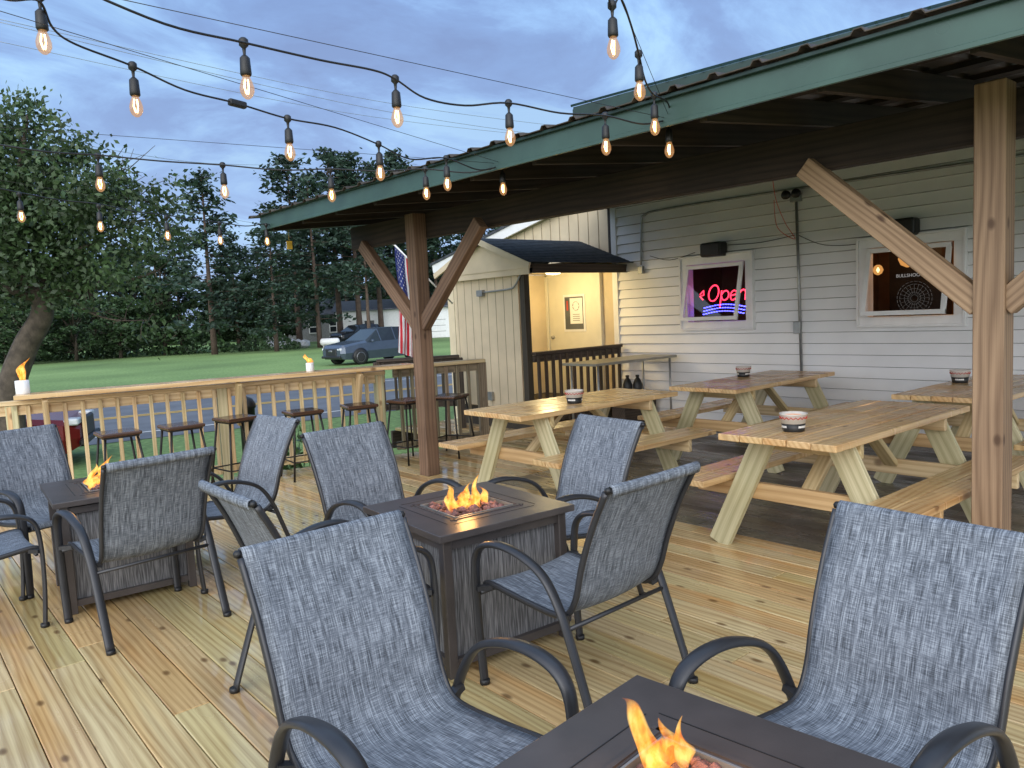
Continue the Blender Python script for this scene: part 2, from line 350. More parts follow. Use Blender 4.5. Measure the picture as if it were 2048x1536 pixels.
# ---------------- setting ----------------
tag(MB().poly([(-1200,-1200,GZ),(1200,-1200,GZ),(1200,1500,GZ),(-1200,1500,GZ)]).build('ground','grass'),kind='structure')
def ry(x): return 20.1-.17*(x-4.3)
def strip(name,mat,o0,o1,z):
    tag(MB().poly([(-150,ry(-150)+o0,z),(220,ry(220)+o0,z),(220,ry(220)+o1,z),(-150,ry(-150)+o1,z)]).build(name,mat),kind='structure')
strip('road','asphalt',-4.6,4.4,GZ+.01)
strip('road_marking','yline',-.20,-.06,GZ+.016); strip('road_marking','yline',.06,.20,GZ+.016)
strip('road_marking','wline',-3.6,-3.48,GZ+.016); strip('road_marking','wline',3.4,3.52,GZ+.016)
def yr(x): return 7.85-.2*(x-1)
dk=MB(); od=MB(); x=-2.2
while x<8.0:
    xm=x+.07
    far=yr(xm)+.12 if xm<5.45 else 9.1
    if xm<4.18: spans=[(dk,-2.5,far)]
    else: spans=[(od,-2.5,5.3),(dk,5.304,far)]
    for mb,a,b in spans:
        y=a-RU(0,2.5)
        while y<b:
            L=random.choice((2.44,3.05,3.66,4.88)); y0=max(y,a); y1=min(y+L-.003,b)
            if y1-y0>.05: mb.bar((xm,y0,-.0185+RU(-.001,.001)),(xm,y1,-.0185+RU(-.001,.001)),.1385,.037)
            y+=L
    x+=.1425
tag(dk.build('deck_floor','deck',bevel=.003),kind='structure')
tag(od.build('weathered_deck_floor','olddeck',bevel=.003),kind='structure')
rim=MB(); rim.bar((-2.2,yr(-2.2)+.14,-.16),(5.45,yr(5.45)+.14,-.16),.04,.24); rim.bar((5.45,9.12,-.16),(8,9.12,-.16),.04,.24)
for i in range(12): rim.bar((-2.2,-2.4+i*.8,-.14),(5.4,-2.4+i*.8,-.14),.04,.18)
tag(rim.build('deck_framing','dark'),kind='structure')
# ---------------- world & light ----------------
w=bpy.data.worlds.new('World'); scn.world=w; w.use_nodes=True; nt=w.node_tree; bg=nt.nodes['Background']
tc=nd(nt,'ShaderNodeTexCoord').outputs['Generated']
sp=nd(nt,'ShaderNodeSeparateXYZ',_0=tc)
zz=nd(nt,'ShaderNodeMath',{'operation':'ADD'},_0=nd(nt,'ShaderNodeMath',{'operation':'MAXIMUM'},_0=sp.outputs[2],_1=0.0).outputs[0],_1=.20).outputs[0]
cx=nd(nt,'ShaderNodeMath',{'operation':'DIVIDE'},_0=sp.outputs[0],_1=zz).outputs[0]
cy=nd(nt,'ShaderNodeMath',{'operation':'DIVIDE'},_0=sp.outputs[1],_1=zz).outputs[0]
cv=nd(nt,'ShaderNodeCombineXYZ',_0=cx,_1=cy).outputs[0]
n1=nd(nt,'ShaderNodeTexNoise',Vector=vmul(nt,cv,(.9,1.2,1)),Scale=1.7,Detail=9.0,Roughness=.6,Distortion=.5).outputs[0]
n2=nd(nt,'ShaderNodeTexNoise',Vector=vmul(nt,cv,(1.1,.8,1)),Scale=.6,Detail=3.0).outputs[0]
c1=ramp(nt,n1,[(.38,(.46,.74,1.02)),(.46,(.34,.56,.92)),(.54,(.255,.40,.72)),(.66,(.215,.315,.58))])
c2=ramp(nt,n2,[(.38,(1.18,1.19,1.17)),(.62,(.87,.86,.90))])
c=mix(nt,1.0,c1,c2,'MULTIPLY')
hz=ramp(nt,sp.outputs[2],[(.0,.8),(.14,.5),(.38,0.0)])
c=mix(nt,hz,c,(.40,.54,.84,1))
gl=nd(nt,'ShaderNodeVectorMath',{'operation':'DOT_PRODUCT'},_0=tc,_1=(-.74,-.58,.33)).outputs['Value']  # extra sky glow added out of view, brightening the wall under the porch
gr=ramp(nt,gl,[(.1,(0,0,0)),(.9,(1.0,.96,.88))])
gr=nd(nt,'ShaderNodeVectorMath',{'operation':'SCALE'},_0=gr,Scale=2.1).outputs[0]
c=nd(nt,'ShaderNodeVectorMath',{'operation':'ADD'},_0=c,_1=gr).outputs[0]
sky=nd(nt,'ShaderNodeTexSky',{'sky_type':'NISHITA','sun_disc':False,'sun_elevation':R(12),'sun_rotation':R(232)}).outputs[0]
skys=nd(nt,'ShaderNodeVectorMath',{'operation':'SCALE'},_0=sky,Scale=.006).outputs[0]
c=nd(nt,'ShaderNodeVectorMath',{'operation':'ADD'},_0=c,_1=skys).outputs[0]
nt.links.new(c,bg.inputs[0]); bg.inputs[1].default_value=1.0
sl=bpy.data.lights.new('Sun','SUN'); sl.energy=.8; sl.angle=R(40); sl.color=(1,.95,.87)
so=bpy.data.objects.new('Sun',sl); COL.objects.link(so); so.rotation_euler=V((.74,.52,-.34)).to_track_quat('-Z','Y').to_euler()
def plight(loc,e,col,r=.05):
    l=bpy.data.lights.new('Lamp','POINT'); l.energy=e; l.color=col; l.shadow_soft_size=r; o=bpy.data.objects.new('Lamp',l); COL.objects.link(o); o.location=loc
# ---------------- chair ----------------
def make_chair(loc,rz,label):
    t=thing('patio_chair',loc,label,'chair','sling chairs around the fire tables',rz)
    base=[(0,.30,.392),(0,.27,.418),(0,.12,.402),(0,-.08,.384),(0,-.165,.40),(0,-.215,.47),(0,-.255,.60),(0,-.315,.75),(0,-.385,.885)]
    prof=cr(base,5); N=len(prof); hw=lambda k:.238+.014*max(0,(min(k,N-1)/(N-1)-.5)*2)
    pf=prof+[V((0,-.393,.899)),V((0,-.403,.905)),V((0,-.414,.900)),V((0,-.417,.885)),V((0,-.410,.868))]; NP=len(pf)
    sg=MB(); vs=[];gs=[];nx=12;L=0
    for k,p in enumerate(pf):
        if k: L+=(p-pf[k-1]).length
        for i in range(nx+1):
            u=i/nx*2-1; sag=.016*(1-u*u)*(1 if k<N-4 else max(.15,(N-k)/4))
            kk=min(k,N-1); tt=(prof[min(kk+1,N-1)]-prof[max(kk-1,0)]).normalized()
            q=V((u*hw(k),p.y,p.z))-V((0,abs(tt.z)*1,abs(tt.y)))*sag
            vs.append(q); gs.append((u*hw(k)+3,L,0))
    sg.add(vs,[(k*(nx+1)+i,k*(nx+1)+i+1,(k+1)*(nx+1)+i+1,(k+1)*(nx+1)+i) for k in range(NP-1) for i in range(nx)],gs,.5,0,True)
    s=sg.build('sling','fabric',t,False); so=s.modifiers.new('Solid','SOLIDIFY'); so.thickness=.003
    for sd in (-1,1):
        MB().sweep([(sd*(hw(k)+.006),p.y-.004,p.z-.004) for k,p in enumerate(prof)],.009,.013,(1,0,0)).build('side_rail','metald',t,False)
        ap=cr([(sd*.285,.275,0),(sd*.287,.292,.22),(sd*.29,.292,.46),(sd*.292,.262,.565),(sd*.292,.17,.605),(sd*.292,.04,.598),(sd*.29,-.09,.545),(sd*.287,-.17,.44),(sd*.285,-.235,.28),(sd*.285,-.335,0)],5)
        MB().sweep(ap,.021,.011,(1,0,0),n=10,taper=lambda q:1+.25*math.exp(-((q-.47)/.15)**2)).build('arm_frame','metald',t,False)
        MB().bar((sd*.24,-.17,.385),(sd*.29,-.18,.40),.03,.02).build('bracket','metald',t,False)
        MB().bar((sd*.24,.25,.40),(sd*.29,.285,.40),.025,.02).build('bracket','metald',t,False)
        for fy in (.275,-.335): MB().lathe([(.017,0),(.021,.003),(.021,.02),(.015,.022)],(sd*.285,fy,0),10).build('foot_cap','black',t,False)
        MB().lathe([(.001,0),(.011,.002),(.013,.012),(.008,.019),(.001,.020)],(sd*.259,-.402,.882),10).build('end_cap','black',t,False)
    tb=MB(); tb.sweep([(-.262,-.402,.888),(.262,-.402,.888)],.010,.010).build('top_bar','metald',t,False)
    MB().sweep([(-.285,-.205,.36),(.285,-.205,.36)],.009).build('stretcher','metald',t,False)
    MB().sweep([(-.285,.27,.385),(.285,.27,.385)],.009).build('stretcher','metald',t,False)
    return t
ch=[((1.0,4.27),6,'grey sling chair seen from behind at the near side of the left fire table'),
((.80,5.46),196,'grey sling chair facing the viewer at the far side of the left fire table'),
((1.60,4.72),95,'grey sling chair turned sideways between the left fire table and the stools'),
((.30,4.82),-88,'grey sling chair cut by the left edge of the photo'),
((2.05,3.50),184,'grey sling chair facing the viewer at the far side of the middle fire table'),
((2.66,2.88),84,'grey sling chair between the middle fire table and the picnic tables, facing left'),
((2.10,2.15),2,'grey sling chair seen from behind at the near side of the middle fire table'),
((1.37,2.82),-90,'grey sling chair mostly hidden behind the large left foreground chair'),
((.98,1.63),181,'large foreground sling chair left of centre, facing the nearest fire table'),
((1.72,.86),86,'large foreground sling chair at the right, in front of the right roof post')]
c0=None
for (x,y),a,lb in ch:
    if c0 is None: c0=make_chair((x,y,0),R(a),lb)
    else: copy_tree(c0,(x,y,0),R(a),lb)
# ---------------- fire tables ----------------
def flame(mb,c,h,r,lean=(0,0),seed=0):
    rnd=random.Random(seed); n=12;K=20;vs=[];gs=[]; ph=rnd.uniform(0,6); ph2=rnd.uniform(0,6)
    for i in range(K):
        t=i/(K-1); rr=r*(math.sin(math.pi*min(1,(t*.8+.2))**.9)*.95+.03)*(1-t*.3)*(1+.20*math.sin(t*9+ph2))
        if i==K-1: rr=.0008
        ox=lean[0]*t*t*h+math.sin(t*6.5+ph)*r*.7*t; oy=lean[1]*t*t*h+math.cos(t*6+ph)*r*.5*t
        for j in range(n):
            a=2*math.pi*j/n; k=1+.18*math.sin(3*a+t*5+ph)
            vs.append((c[0]+ox+rr*k*math.cos(a),c[1]+oy+rr*.7*k*math.sin(a),c[2]+t*h)); gs.append((0,0,t))
    mb.add(vs,[(i*n+j,i*n+(j+1)%n,(i+1)*n+(j+1)%n,(i+1)*n+j) for i in range(K-1) for j in range(n)],gs,.5,0,True); return mb
def fire_table(loc,rz,label,fl):
    t=thing('fire_table',loc,label,'fire table','square fire tables on the deck',rz)
    s=.355; o=.165; z=.62; tp=MB(); gl_=MB()
    for a in range(4):
        ca,sa=math.cos(a*math.pi/2),math.sin(a*math.pi/2)
        q=[(-s,-s),(s,-s),(o,-o),(-o,-o)]
        P4=[(x*ca-y*sa,x*sa+y*ca) for x,y in q]
        vs=[(x,y,z) for x,y in P4]+[(x,y,z-.03) for x,y in P4]
        tp.add(vs,[(0,1,2,3),(7,6,5,4),(0,4,5,1),(3,2,6,7)])
        f=lambda x,y:(x*ca-y*sa,x*sa+y*ca,z+.0008)
        gl_.bar(f(-.215,-.235),f(.215,-.235),.0025,.001)
    tp.build('tabletop','metal',t,False,bevel=.003,seg=2)
    gl_.build('groove_line','black',t,False)
    rg=MB()
    for a in range(4):
        ca,sa=math.cos(a*math.pi/2),math.sin(a*math.pi/2); f=lambda x,y,zz:(x*ca-y*sa,x*sa+y*ca,zz)
        rg.bar(f(-o-.03,-o-.012,z+.001),f(o+.03,-o-.012,z+.001),.012,.006)
    rg.build('opening_trim','metal',t,False)
    pn=MB(); pn.box((0,0,.30),(.58,.58,.47)); pn.build('side_panels','wicker',t,False)
    for x in (-1,1):
        for y in (-1,1): MB().box((x*.305,y*.305,.295),(.042,.042,.59)).build('leg','metal',t,False,bevel=.003)
    for zz in (.055,.56):
        fr=MB()
        for a,b in (((-1,-1),(1,-1)),((1,-1),(1,1)),((1,1),(-1,1)),((-1,1),(-1,-1))): fr.bar((a[0]*.30,a[1]*.30,zz),(b[0]*.30,b[1]*.30,zz),.03,.035)
        fr.build('frame_rail','metal',t,False)
    MB().box((0,0,z-.055),(.34,.34,.02)).build('burner_pan','galv',t,False)
    pr=MB()
    for a,b in (((-1,-1),(1,-1)),((1,-1),(1,1)),((1,1),(-1,1)),((-1,1),(-1,-1))): pr.bar((a[0]*.155,a[1]*.155,z-.02),(b[0]*.155,b[1]*.155,z-.02),.006,.05)
    pr.build('pan_rim','galv',t,False)
    rk=MB()
    for i in range(170): 
        x,y=RU(-.14,.14),RU(-.14,.14); rock(rk,(x,y,z-.028+RU(0,.035)),RU(.011,.02))
    tag(rk.build('lava_rocks','rock',t,False),kind='stuff')
    for k,(x,y,h,r,lx,ly) in enumerate(fl):
        flame(MB(),(x,y,z-.01),h,r,(lx,ly),k*7+int(h*1000)).build('flame','flame',t,False)
    plight(V(loc)+V((0,0,z+.10)),1.8,(1,.5,.15),.04)
    return t
fire_table((2.07,2.84,0),R(-4),'square fire table with several flames standing in the middle of the deck',[(-.05,.03,.12,.024,-.3,0),(.0,.02,.08,.034,.2,0),(.05,.0,.14,.022,.2,.1),(.02,-.05,.09,.036,-.5,0),(-.09,-.02,.08,.026,-.4,0),(.09,-.03,.10,.022,-.3,0),(-.02,-.02,.06,.05,0,0),(.03,.05,.10,.02,.3,0)])
fire_table((1.06,4.92,0),R(-4),'square fire table at the left with flames behind a chair back',[(-.12,.06,.13,.024,.3,.1),(-.10,.0,.09,.034,.3,0),(-.07,.05,.15,.024,.3,0),(-.13,-.04,.07,.03,-.3,0),(-.04,.03,.17,.026,.2,0),(.0,.03,.14,.03,.2,0)])
fire_table((1.03,.80,0),R(6),'nearest fire table with a tall orange flame, cut off by the bottom edge',[(.06,.105,.175,.034,-.45,.2),(.02,.08,.075,.035,.3,0),(-.07,.03,.07,.02,-.3,0),(.085,.07,.10,.028,.2,0),(.0,.05,.05,.03,-.3,0),(.075,.10,.11,.036,.1,0)])
# ---------------- picnic tables ----------------
def picnic(loc,rz,label):
    t=thing('picnic_table',loc,label,'picnic table','wooden picnic tables under the roof',rz)
    L=1.78; tp=MB()
    for i in range(5): tp.bar((-L/2+RU(-.006,.006),-.286+i*.143,.731+RU(-.001,.001)),(L/2+RU(-.006,.006),-.286+i*.143,.731+RU(-.001,.001)),.138,.038)
    tp.build('tabletop','top',t,False,bevel=.005,seg=2)
    for sd in (-1,1):
        b=MB()
        for k in (-1,1): b.bar((-L/2,sd*.60+k*.0715,.431),(L/2,sd*.60+k*.0715,.431),.138,.038)
        b.build('bench','top',t,False,bevel=.005,seg=2)
    for ex in (-1,1):
        X=ex*.60
        for sd in (-1,1): MB().bar((X,sd*.56,0),(X,sd*.22,.712),.038,.14,(0,1,0)).build('leg','green',t,False,bevel=.003)
        MB().bar((X-ex*.04,-.73,.362),(X-ex*.04,.73,.362),.038,.10).build('bench_support','pine',t,False,bevel=.003)
        MB().bar((X-ex*.04,-.33,.668),(X-ex*.04,.33,.668),.038,.085).build('top_cleat','pine',t,False,bevel=.003)
        MB().bar((X-ex*.06,0,.38),(ex*.14,0,.705),.085,.038).build('brace','pine',t,False,bevel=.003)
    return t
p0=picnic((4.60,2.25,0),0,'picnic table nearest the right roof post, with the largest candle bucket on it')
copy_tree(p0,(4.47,4.52,0),R(-1),'picnic table nearest the middle roof post, left of the other picnic tables')
copy_tree(p0,(6.55,4.15,0),R(1),'picnic table against the white wall below the neon sign window')
copy_tree(p0,(6.75,2.2,0),R(-1),'picnic table by the wall at the right edge, below the right window')
def bucket(loc,label):
    t=thing('candle_bucket',loc,label,'candle','citronella candle buckets on the picnic tables')
    n=24
    MB().lathe([(.056,0),(.058,.004),(.0655,.047)],(0,0,0),n).build('lower_band','black',t,False)
    MB().lathe([(.0655,.0475),(.074,.098),(.077,.100),(.077,.104),(.071,.104),(.068,.085),(.001,.084)],(0,0,0),n).build('tin_wall','tin',t,False)
    MB().lathe([(.067,.0865),(.066,.0905),(.001,.091)],(0,0,0),n).build('wax','wax',t,False)
    z=MB()
    for i in range(18):
        a=i/18*6.283; r=.0735
        for s in (-1,1):
            p=V((r*math.cos(a),r*math.sin(a),.086)); q=V(((r-.002)*math.cos(a+s*.17),(r-.002)*math.sin(a+s*.17),.074)); z.bar(p,q,.003,.005,(math.cos(a),math.sin(a),0))
    z.build('zigzag_print','redp',t,False)
    z=MB()
    for a in [i*.21 for i in range(30)]:
        if (int(a/.21)//5)%2==0:
            r=.0625; z.box((r*math.cos(a),r*math.sin(a),.030),(.012,.003,.012),a+1.57)
    z.build('white_print','tin',t,False)
    return t
b0=bucket((4.22,2.36,.75),'large candle bucket on the picnic table nearest the right post')
copy_tree(b0,G(1149,806,.75).to_tuple()[:2]+(.75,),1,'candle bucket on the picnic table nearest the middle post')
copy_tree(b0,G(1487,753,.75).to_tuple()[:2]+(.75,),2,'candle bucket on the picnic table below the neon sign window')
copy_tree(b0,G(1920,765,.75).to_tuple()[:2]+(.75,),3,'candle bucket on the picnic table at the right edge')
b0.location=G(1587,862,.75).to_tuple()[:2]+(.75,)
# ---------------- posts, roof ----------------
def post(x,y,label,mat,zt):
    t=thing('roof_post',(x,y,0),label,'post','braced roof posts')
    MB().box((0,0,zt/2),(.14,.14,zt)).build('post_shaft',mat,t,False,bevel=.005)
    for s in (-1,1): MB().bar((0,s*.05,1.42),(.0,s*.98,2.26),.12,.085,(1,0,0)).build('knee_brace',mat,t,False,bevel=.004)
post(4.02,6.07,'reddish brown middle roof post with two knee braces forming a Y','post',2.45)
post(4.30,1.385,'pale right hand roof post with a long knee brace up to the left','post2',2.49)
rf=thing('porch_roof',(4.1,3.4,2.2),'long green edged shed roof on posts over the picnic tables','porch roof')
def ex(y): return 3.33-.033*(y-1)      # eave line, slightly out of square with the wall
def bx(y): return 4.137+.0598*(6.07-y)  # beam line, bolted to the wall side of the posts
def rz_(x): return 2.40+(x-3.3)*.096
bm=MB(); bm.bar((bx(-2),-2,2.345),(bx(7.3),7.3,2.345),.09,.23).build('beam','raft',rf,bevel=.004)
y=-1.9
while y<7.4:
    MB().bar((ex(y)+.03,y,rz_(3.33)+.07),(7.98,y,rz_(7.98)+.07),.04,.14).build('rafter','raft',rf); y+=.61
pu=MB()
for i in range(9):
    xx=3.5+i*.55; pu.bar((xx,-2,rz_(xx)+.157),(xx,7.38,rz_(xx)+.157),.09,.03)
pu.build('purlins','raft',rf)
sh=MB(); vs=[]; ys=[]; y=-2.1
while y<7.45:
    ys+=[(y,0),(y+.17,0),(y+.185,.02),(y+.215,.02),(y+.23,0)]; y+=.23
for yy,dz in ys:
    for k in (0,1):
        xx=ex(yy)-.07 if k==0 else 8.1; vs.append((xx,yy,rz_(xx)+.175+dz))
n=len(ys); fs=[(2*i,2*i+1,2*i+3,2*i+2) for i in range(n-1)]
sh.add(vs,fs); so=sh.build('roof_sheet',['sheet'],rf); md=so.modifiers.new('s','SOLIDIFY'); md.thickness=.005; md.offset=1
YE=7.42
fa=MB(); fa.bar((ex(-2.1),-2.1,2.48),(ex(YE),YE,2.495),.03,.14); fa.build('fascia','greenm',rf,bevel=.003)
fa=MB(); fa.bar((ex(-2.1)-.018,-2.1,2.415),(ex(YE)-.018,YE,2.43),.012,.022); fa.build('fascia_trim','greenm',rf,bevel=.002)
fa=MB(); fa.bar((ex(-2.1)-.03,-2.1,2.547),(ex(YE)-.03,YE,2.562),.03,.018); fa.build('drip_edge','greend',rf,bevel=.002)
fe=MB(); fe.bar((ex(YE)+.02,YE-.015,2.485),(8.0,YE-.015,2.93),.03,.15); fe.build('end_fascia','greenm',rf)
q=D(578,478,7.75); tg=MB(); tg.box((q.x,q.y,q.z-.06),(.055,.01,.08)); tg.sweep([(q.x,q.y,q.z-.02),(q.x,q.y,q.z+.1)],.002,n=4)
tag(tg.build('hanging_tag','yel'),'small yellow tag dangling from the left tip of the roof','tag')
# ---------------- main building ----------------
bd=thing('restaurant_building',(8.0,3,0),'white sided building behind the picnic tables with two open awning windows','building')
WX=8.0
wins=[(5.06,6.06,1.19,2.06),(2.81,3.80,1.19,2.06)]
sd=MB(); z=-.1; hcs=.122
def course(s0,s1,z,za,zb,rr):
    xa=WX-.032+.029*(za-z)/hcs; xb=WX-.032+.029*(zb-z)/hcs
    lo=za+(.007 if za==z else 0)
    sd.add([(xa,s0,lo),(xa,s1,lo),(xb,s1,zb),(xb,s0,zb)],[(0,3,2,1)],None,rr)
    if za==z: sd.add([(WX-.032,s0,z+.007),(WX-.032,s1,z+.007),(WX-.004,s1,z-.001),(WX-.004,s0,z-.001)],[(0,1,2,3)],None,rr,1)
while z<3.05:
    segs=[(-2.5,7.2)]; rr=random.random()
    for (a,b,z0,z1) in wins:
        if z+hcs>z0+.04 and z<z1-.04:
            ns=[]
            for s0,s1 in segs:
                if a+.04>s0 and b-.04<s1: ns+=[(s0,a+.04),(b-.04,s1)]
                else: ns.append((s0,s1))
            segs=ns
            if z<z0+.04: course(a+.04,b-.04,z,z,z0+.04,rr)
            if z+hcs>z1-.04: course(a+.04,b-.04,z,z1-.04,z+hcs,rr)
    for s0,s1 in segs: course(s0,s1,z,z,z+hcs,rr)
    z+=hcs
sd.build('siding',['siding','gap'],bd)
cb=MB(); cb.box((WX-.015,7.19,1.45),(.05,.09,3.1)); cb.build('corner_trim','white',bd)
def window(a,b,z0,z1):
    f=MB(); e=.085; xx=WX-.03
    for zc in (z0+e/2,z1-e/2): f.bar((xx,a,zc),(xx,b,zc),.05,e,(0,0,1))
    for yy in (a+e/2,b-e/2): f.box((xx,yy,(z0+z1)/2),(.05,e,z1-z0-2*e))
    f.box((WX+.03,(a+b)/2,z0+e-.01),(.1,b-a-2*e,.02)); f.box((WX+.03,(a+b)/2,z1-e+.01),(.1,b-a-2*e,.02))
    for yy in (a+e-.01,b-e+.01): f.box((WX+.03,yy,(z0+z1)/2),(.1,.02,z1-z0-2*e))
    for t_ in (z0-.012,z1+.012): f.box((WX-.035,(a+b)/2,t_),(.08,b-a+.05,.024))
    for yy in (a-.012,b+.012): f.box((WX-.035,yy,(z0+z1)/2),(.08,.024,z1-z0+.02))
    fo=f.build('window','white',bd,bevel=.003)
    an=R(13); top=V((WX-.065,0,z1-e-.01)); hh=z1-z0-2*e-.01
    dn=V((-math.sin(an),0,-math.cos(an))); bt=top+dn*hh; s=MB(); w2=.045; y0,y1=a+e+.01,b-e-.01
    for yy in (y0+w2/2,y1-w2/2): s.bar((top.x,yy,top.z),(bt.x,yy,bt.z),w2,.03,(1,0,0))
    m1=top+dn*w2/2; m2=bt-dn*w2/2
    for m_ in (m1,m2): s.bar((m_.x,y0,m_.z),(m_.x,y1,m_.z),.03,w2,(0,0,1))
    s.build('sash','white',fo,bevel=.002)
    MB().poly([(top.x,y0,top.z),(top.x,y1,top.z),(bt.x,y1,bt.z),(bt.x,y0,bt.z)]).build('pane','pane',fo)
for wv_ in wins: window(*wv_)
ib=MB()
for (a,b) in ((4.5,6.6),(2.2,4.35)):
    ib.poly([(9.6,a,.8),(9.6,b,.8),(9.6,b,2.6),(9.6,a,2.6)]); ib.poly([(WX+.08,a,.8),(9.6,a,.8),(9.6,a,2.6),(WX+.08,a,2.6)]); ib.poly([(WX+.08,b,.8),(9.6,b,.8),(9.6,b,2.6),(WX+.08,b,2.6)])
    ib.poly([(WX+.08,a,.8),(9.6,a,.8),(9.6,b,.8),(WX+.08,b,.8)]); ib.poly([(WX+.08,a,2.6),(9.6,a,2.6),(9.6,b,2.6),(WX+.08,b,2.6)])
ib.build('interior','dirtrim',bd)
bk=MB()
for (a,b,c_,d_) in ((-2.5,2.9,-.1,3),(3.72,5.14,-.1,3),(5.98,7.19,-.1,3),(2.9,3.72,-.1,1.27),(5.14,5.98,-.1,1.27),(2.9,3.72,1.98,3),(5.14,5.98,1.98,3)):
    bk.poly([(WX+.012,a,c_),(WX+.012,b,c_),(WX+.012,b,d_),(WX+.012,a,d_)])
bk.build('sheathing','dirtrim',bd)
e0=V((7.45,7.35,4.1)); e1=V((8.75,-2.5,4.1))
ur=MB(); ur.prism([e0,e1,e1+V((5,0,1.6)),e0+V((5,0,1.6))],(0,0,.05)); ur.bar(e0-V((0,0,.06)),e1-V((0,0,.06)),.03,.16)
d_=(e1-e0)/42
for i in range(42): 
    q=e0+d_*i; ur.bar(q+V((-.03,0,.065)),q+V((5,0,1.665)),.03,.03)
ur.build('upper_roof','greend',bd)
MB().box((10.5,2.3,3.5),(4.9,9.6,1.1)).build('upper_wall','siding',bd)
wg=thing('rear_wing',(8.2,9,GZ),'beige board sided rear wing with white sloping rake board above the entry porch','building')
wl=MB(); wl.prism([(8.22,7.2,GZ),(8.22,11.5,GZ),(8.22,11.5,2.37),(8.22,7.2,3.25)],(4,0,0)); wl.build('wall','beige',wg)
gv=MB(); y=7.3
while y<11.4: gv.box((8.217,y,(GZ+2.37+(11.5-y)*.2)/2),(.006,.010,2.3+(11.5-y)*.2-GZ)); y+=.2
gv.build('siding_grooves','bgroove',wg)
MB().bar((8.12,11.75,2.36),(8.12,7.25,3.28),.04,.16).build('rake_board','white',wg)
MB().prism([(8.08,11.8,2.42),(8.08,7.2,3.36),(8.08,7.2,3.40),(8.08,11.8,2.46)],(4.5,0,0)).build('roof','shingle',wg)
MB().box((8.10,7.30,2.6),(.1,.13,1.3)).build('stained_corner','dark',wg)
# ---------------- entry porch ----------------
ep=thing('entry_porch',(6.3,7.9,0),'small beige gabled entry porch with a slate roof and a lit yellow interior','entry porch')
x0,x1,y0,y1=6.3,7.97,7.2,8.6
MB().box(((x0+x1)/2+.02,(y0+y1)/2+.02,.13),(x1-x0-.04,y1-y0+.1,.26)).build('platform','dark',ep)
pn=MB(); pn.box((x0,(y0+y1)/2+.04,1.15),(.04,y1-y0-.08,1.74)); pn.build('front_panel','beige',ep,bevel=.002)
gv=MB()
for i in range(8): gv.box((x0-.0205,y0+.2+i*.165,1.15),(.004,.007,1.72))
gv.build('panel_grooves','bgroove',ep)
MB().box(((x0+x1)/2,y1,1.15),(x1-x0,.04,1.76)).build('side_wall','beige',ep)
MB().box((x0,y0-.02,1.14),(.09,.09,1.85)).build('corner_post','dark',ep,bevel=.004)
gb=MB(); gb.prism([(x0-.1,6.95,2.03),(x0-.1,8.78,2.03),(x0-.1,7.865,2.40)],(.03,0,0)); gb.build('gable','beige',ep)
MB().box((x0-.06,7.86,2.0),(.06,1.75,.09)).build('header','beige',ep)
MB().box(((x0+x1)/2,7.0,2.02),(x1-x0+.15,.03,.11)).build('eave_board','dark',ep)
cl=MB(); cl.box(((x0+x1)/2,(y0+y1)/2-.05,2.055),(x1-x0,y1-y0+.2,.02)); cl.build('ceiling','beige',ep)
rk=MB()
for s,ye in ((-1,6.87),(1,8.85)):
    a=V((x0-.17,7.86,2.47)); b=V((x0-.17,ye,2.09)); nn=14
    for i in range(nn):
        p=a.lerp(b,i/nn); q=a.lerp(b,(i+1)/nn+.01); lift=V((0,0,.005))
        rk.prism([p+V((0,0,-.014)),q+lift*.4-V((0,0,.006)),q+lift,p],(1.85,0,0))
rk.build('roof','shingle',ep)
gf=MB()
for ye in (6.87,8.85): gf.bar((x0-.175,7.86,2.43),(x0-.175,ye,2.045),.025,.07,(0,0,1))
gf.build('gable_trim','beige',ep)
bw=MB(); bw.box((WX+.02,7.9,1.1),(.05,1.42,2.2)); bw.build('back_wall','beige',ep)
dr=MB(); dr.box((WX-.03,8.03,1.13),(.04,.98,1.75)); dro=dr.build('door','doorm',ep,bevel=.003)
fr=MB()
for yy in (7.49,8.57): fr.box((WX-.035,yy,1.14),(.06,.08,1.78))
fr.box((WX-.035,8.03,2.03),(.06,1.16,.05)); fr.build('door_frame','doorm',dro,bevel=.003)
MB().lathe([(.001,0),(.02,.0),(.028,-.02),(.02,-.045),(.001,-.05)],(WX-.05,8.44,1.1),10,'x').build('door_knob','galv',dro)
nb=MB(); nb.box((WX-.056,7.98,1.45),(.01,.44,.54)); no=nb.build('notice_frame','white',dro)
MB().box((WX-.062,7.98,1.45),(.006,.37,.47)).build('notice_glass',P('notice_backing',(.10,.11,.12),.3),no)
pp=MB(); pp.box((WX-.067,7.93,1.48),(.003,.25,.37)); pp.build('paper','white',no)
em=MB()
for k in range(8):
    a=k/8*6.283; em.bar((WX-.0695,7.93+.065*math.cos(a),1.55+.065*math.sin(a)),(WX-.0695,7.93+.065*math.cos(a+.6),1.55+.065*math.sin(a+.6)),.003,.012,(1,0,0))
for zz in (1.43,1.40,1.37,1.34): em.bar((WX-.0695,7.86,zz),(WX-.0695,8.00,zz),.002,.006)
em.build('emblem_print','black',no)
MB().box((WX-.067,8.11,1.56),(.003,.03,.14)).build('red_paper','redp',no)
MB().lathe([(.11,2.045),(.12,2.02),(.09,1.985),(.01,1.975)],(7.15,7.55,0),16).build('ceiling_light','fix',ep)
plight((7.15,7.75,1.80),28,(1,.80,.40),.12)
cd=MB(); cd.sweep(cr([(6.25,7.95,1.78),(6.25,7.5,1.79),(6.24,7.3,1.82),(6.24,7.16,1.98)],5),.012); cd.box((6.25,8.0,1.77),(.05,.12,.08)); cd.build('conduit','galv',ep)
MB().box((6.255,7.9,.42),(.04,.09,.11)).build('outlet_box','galv',ep)
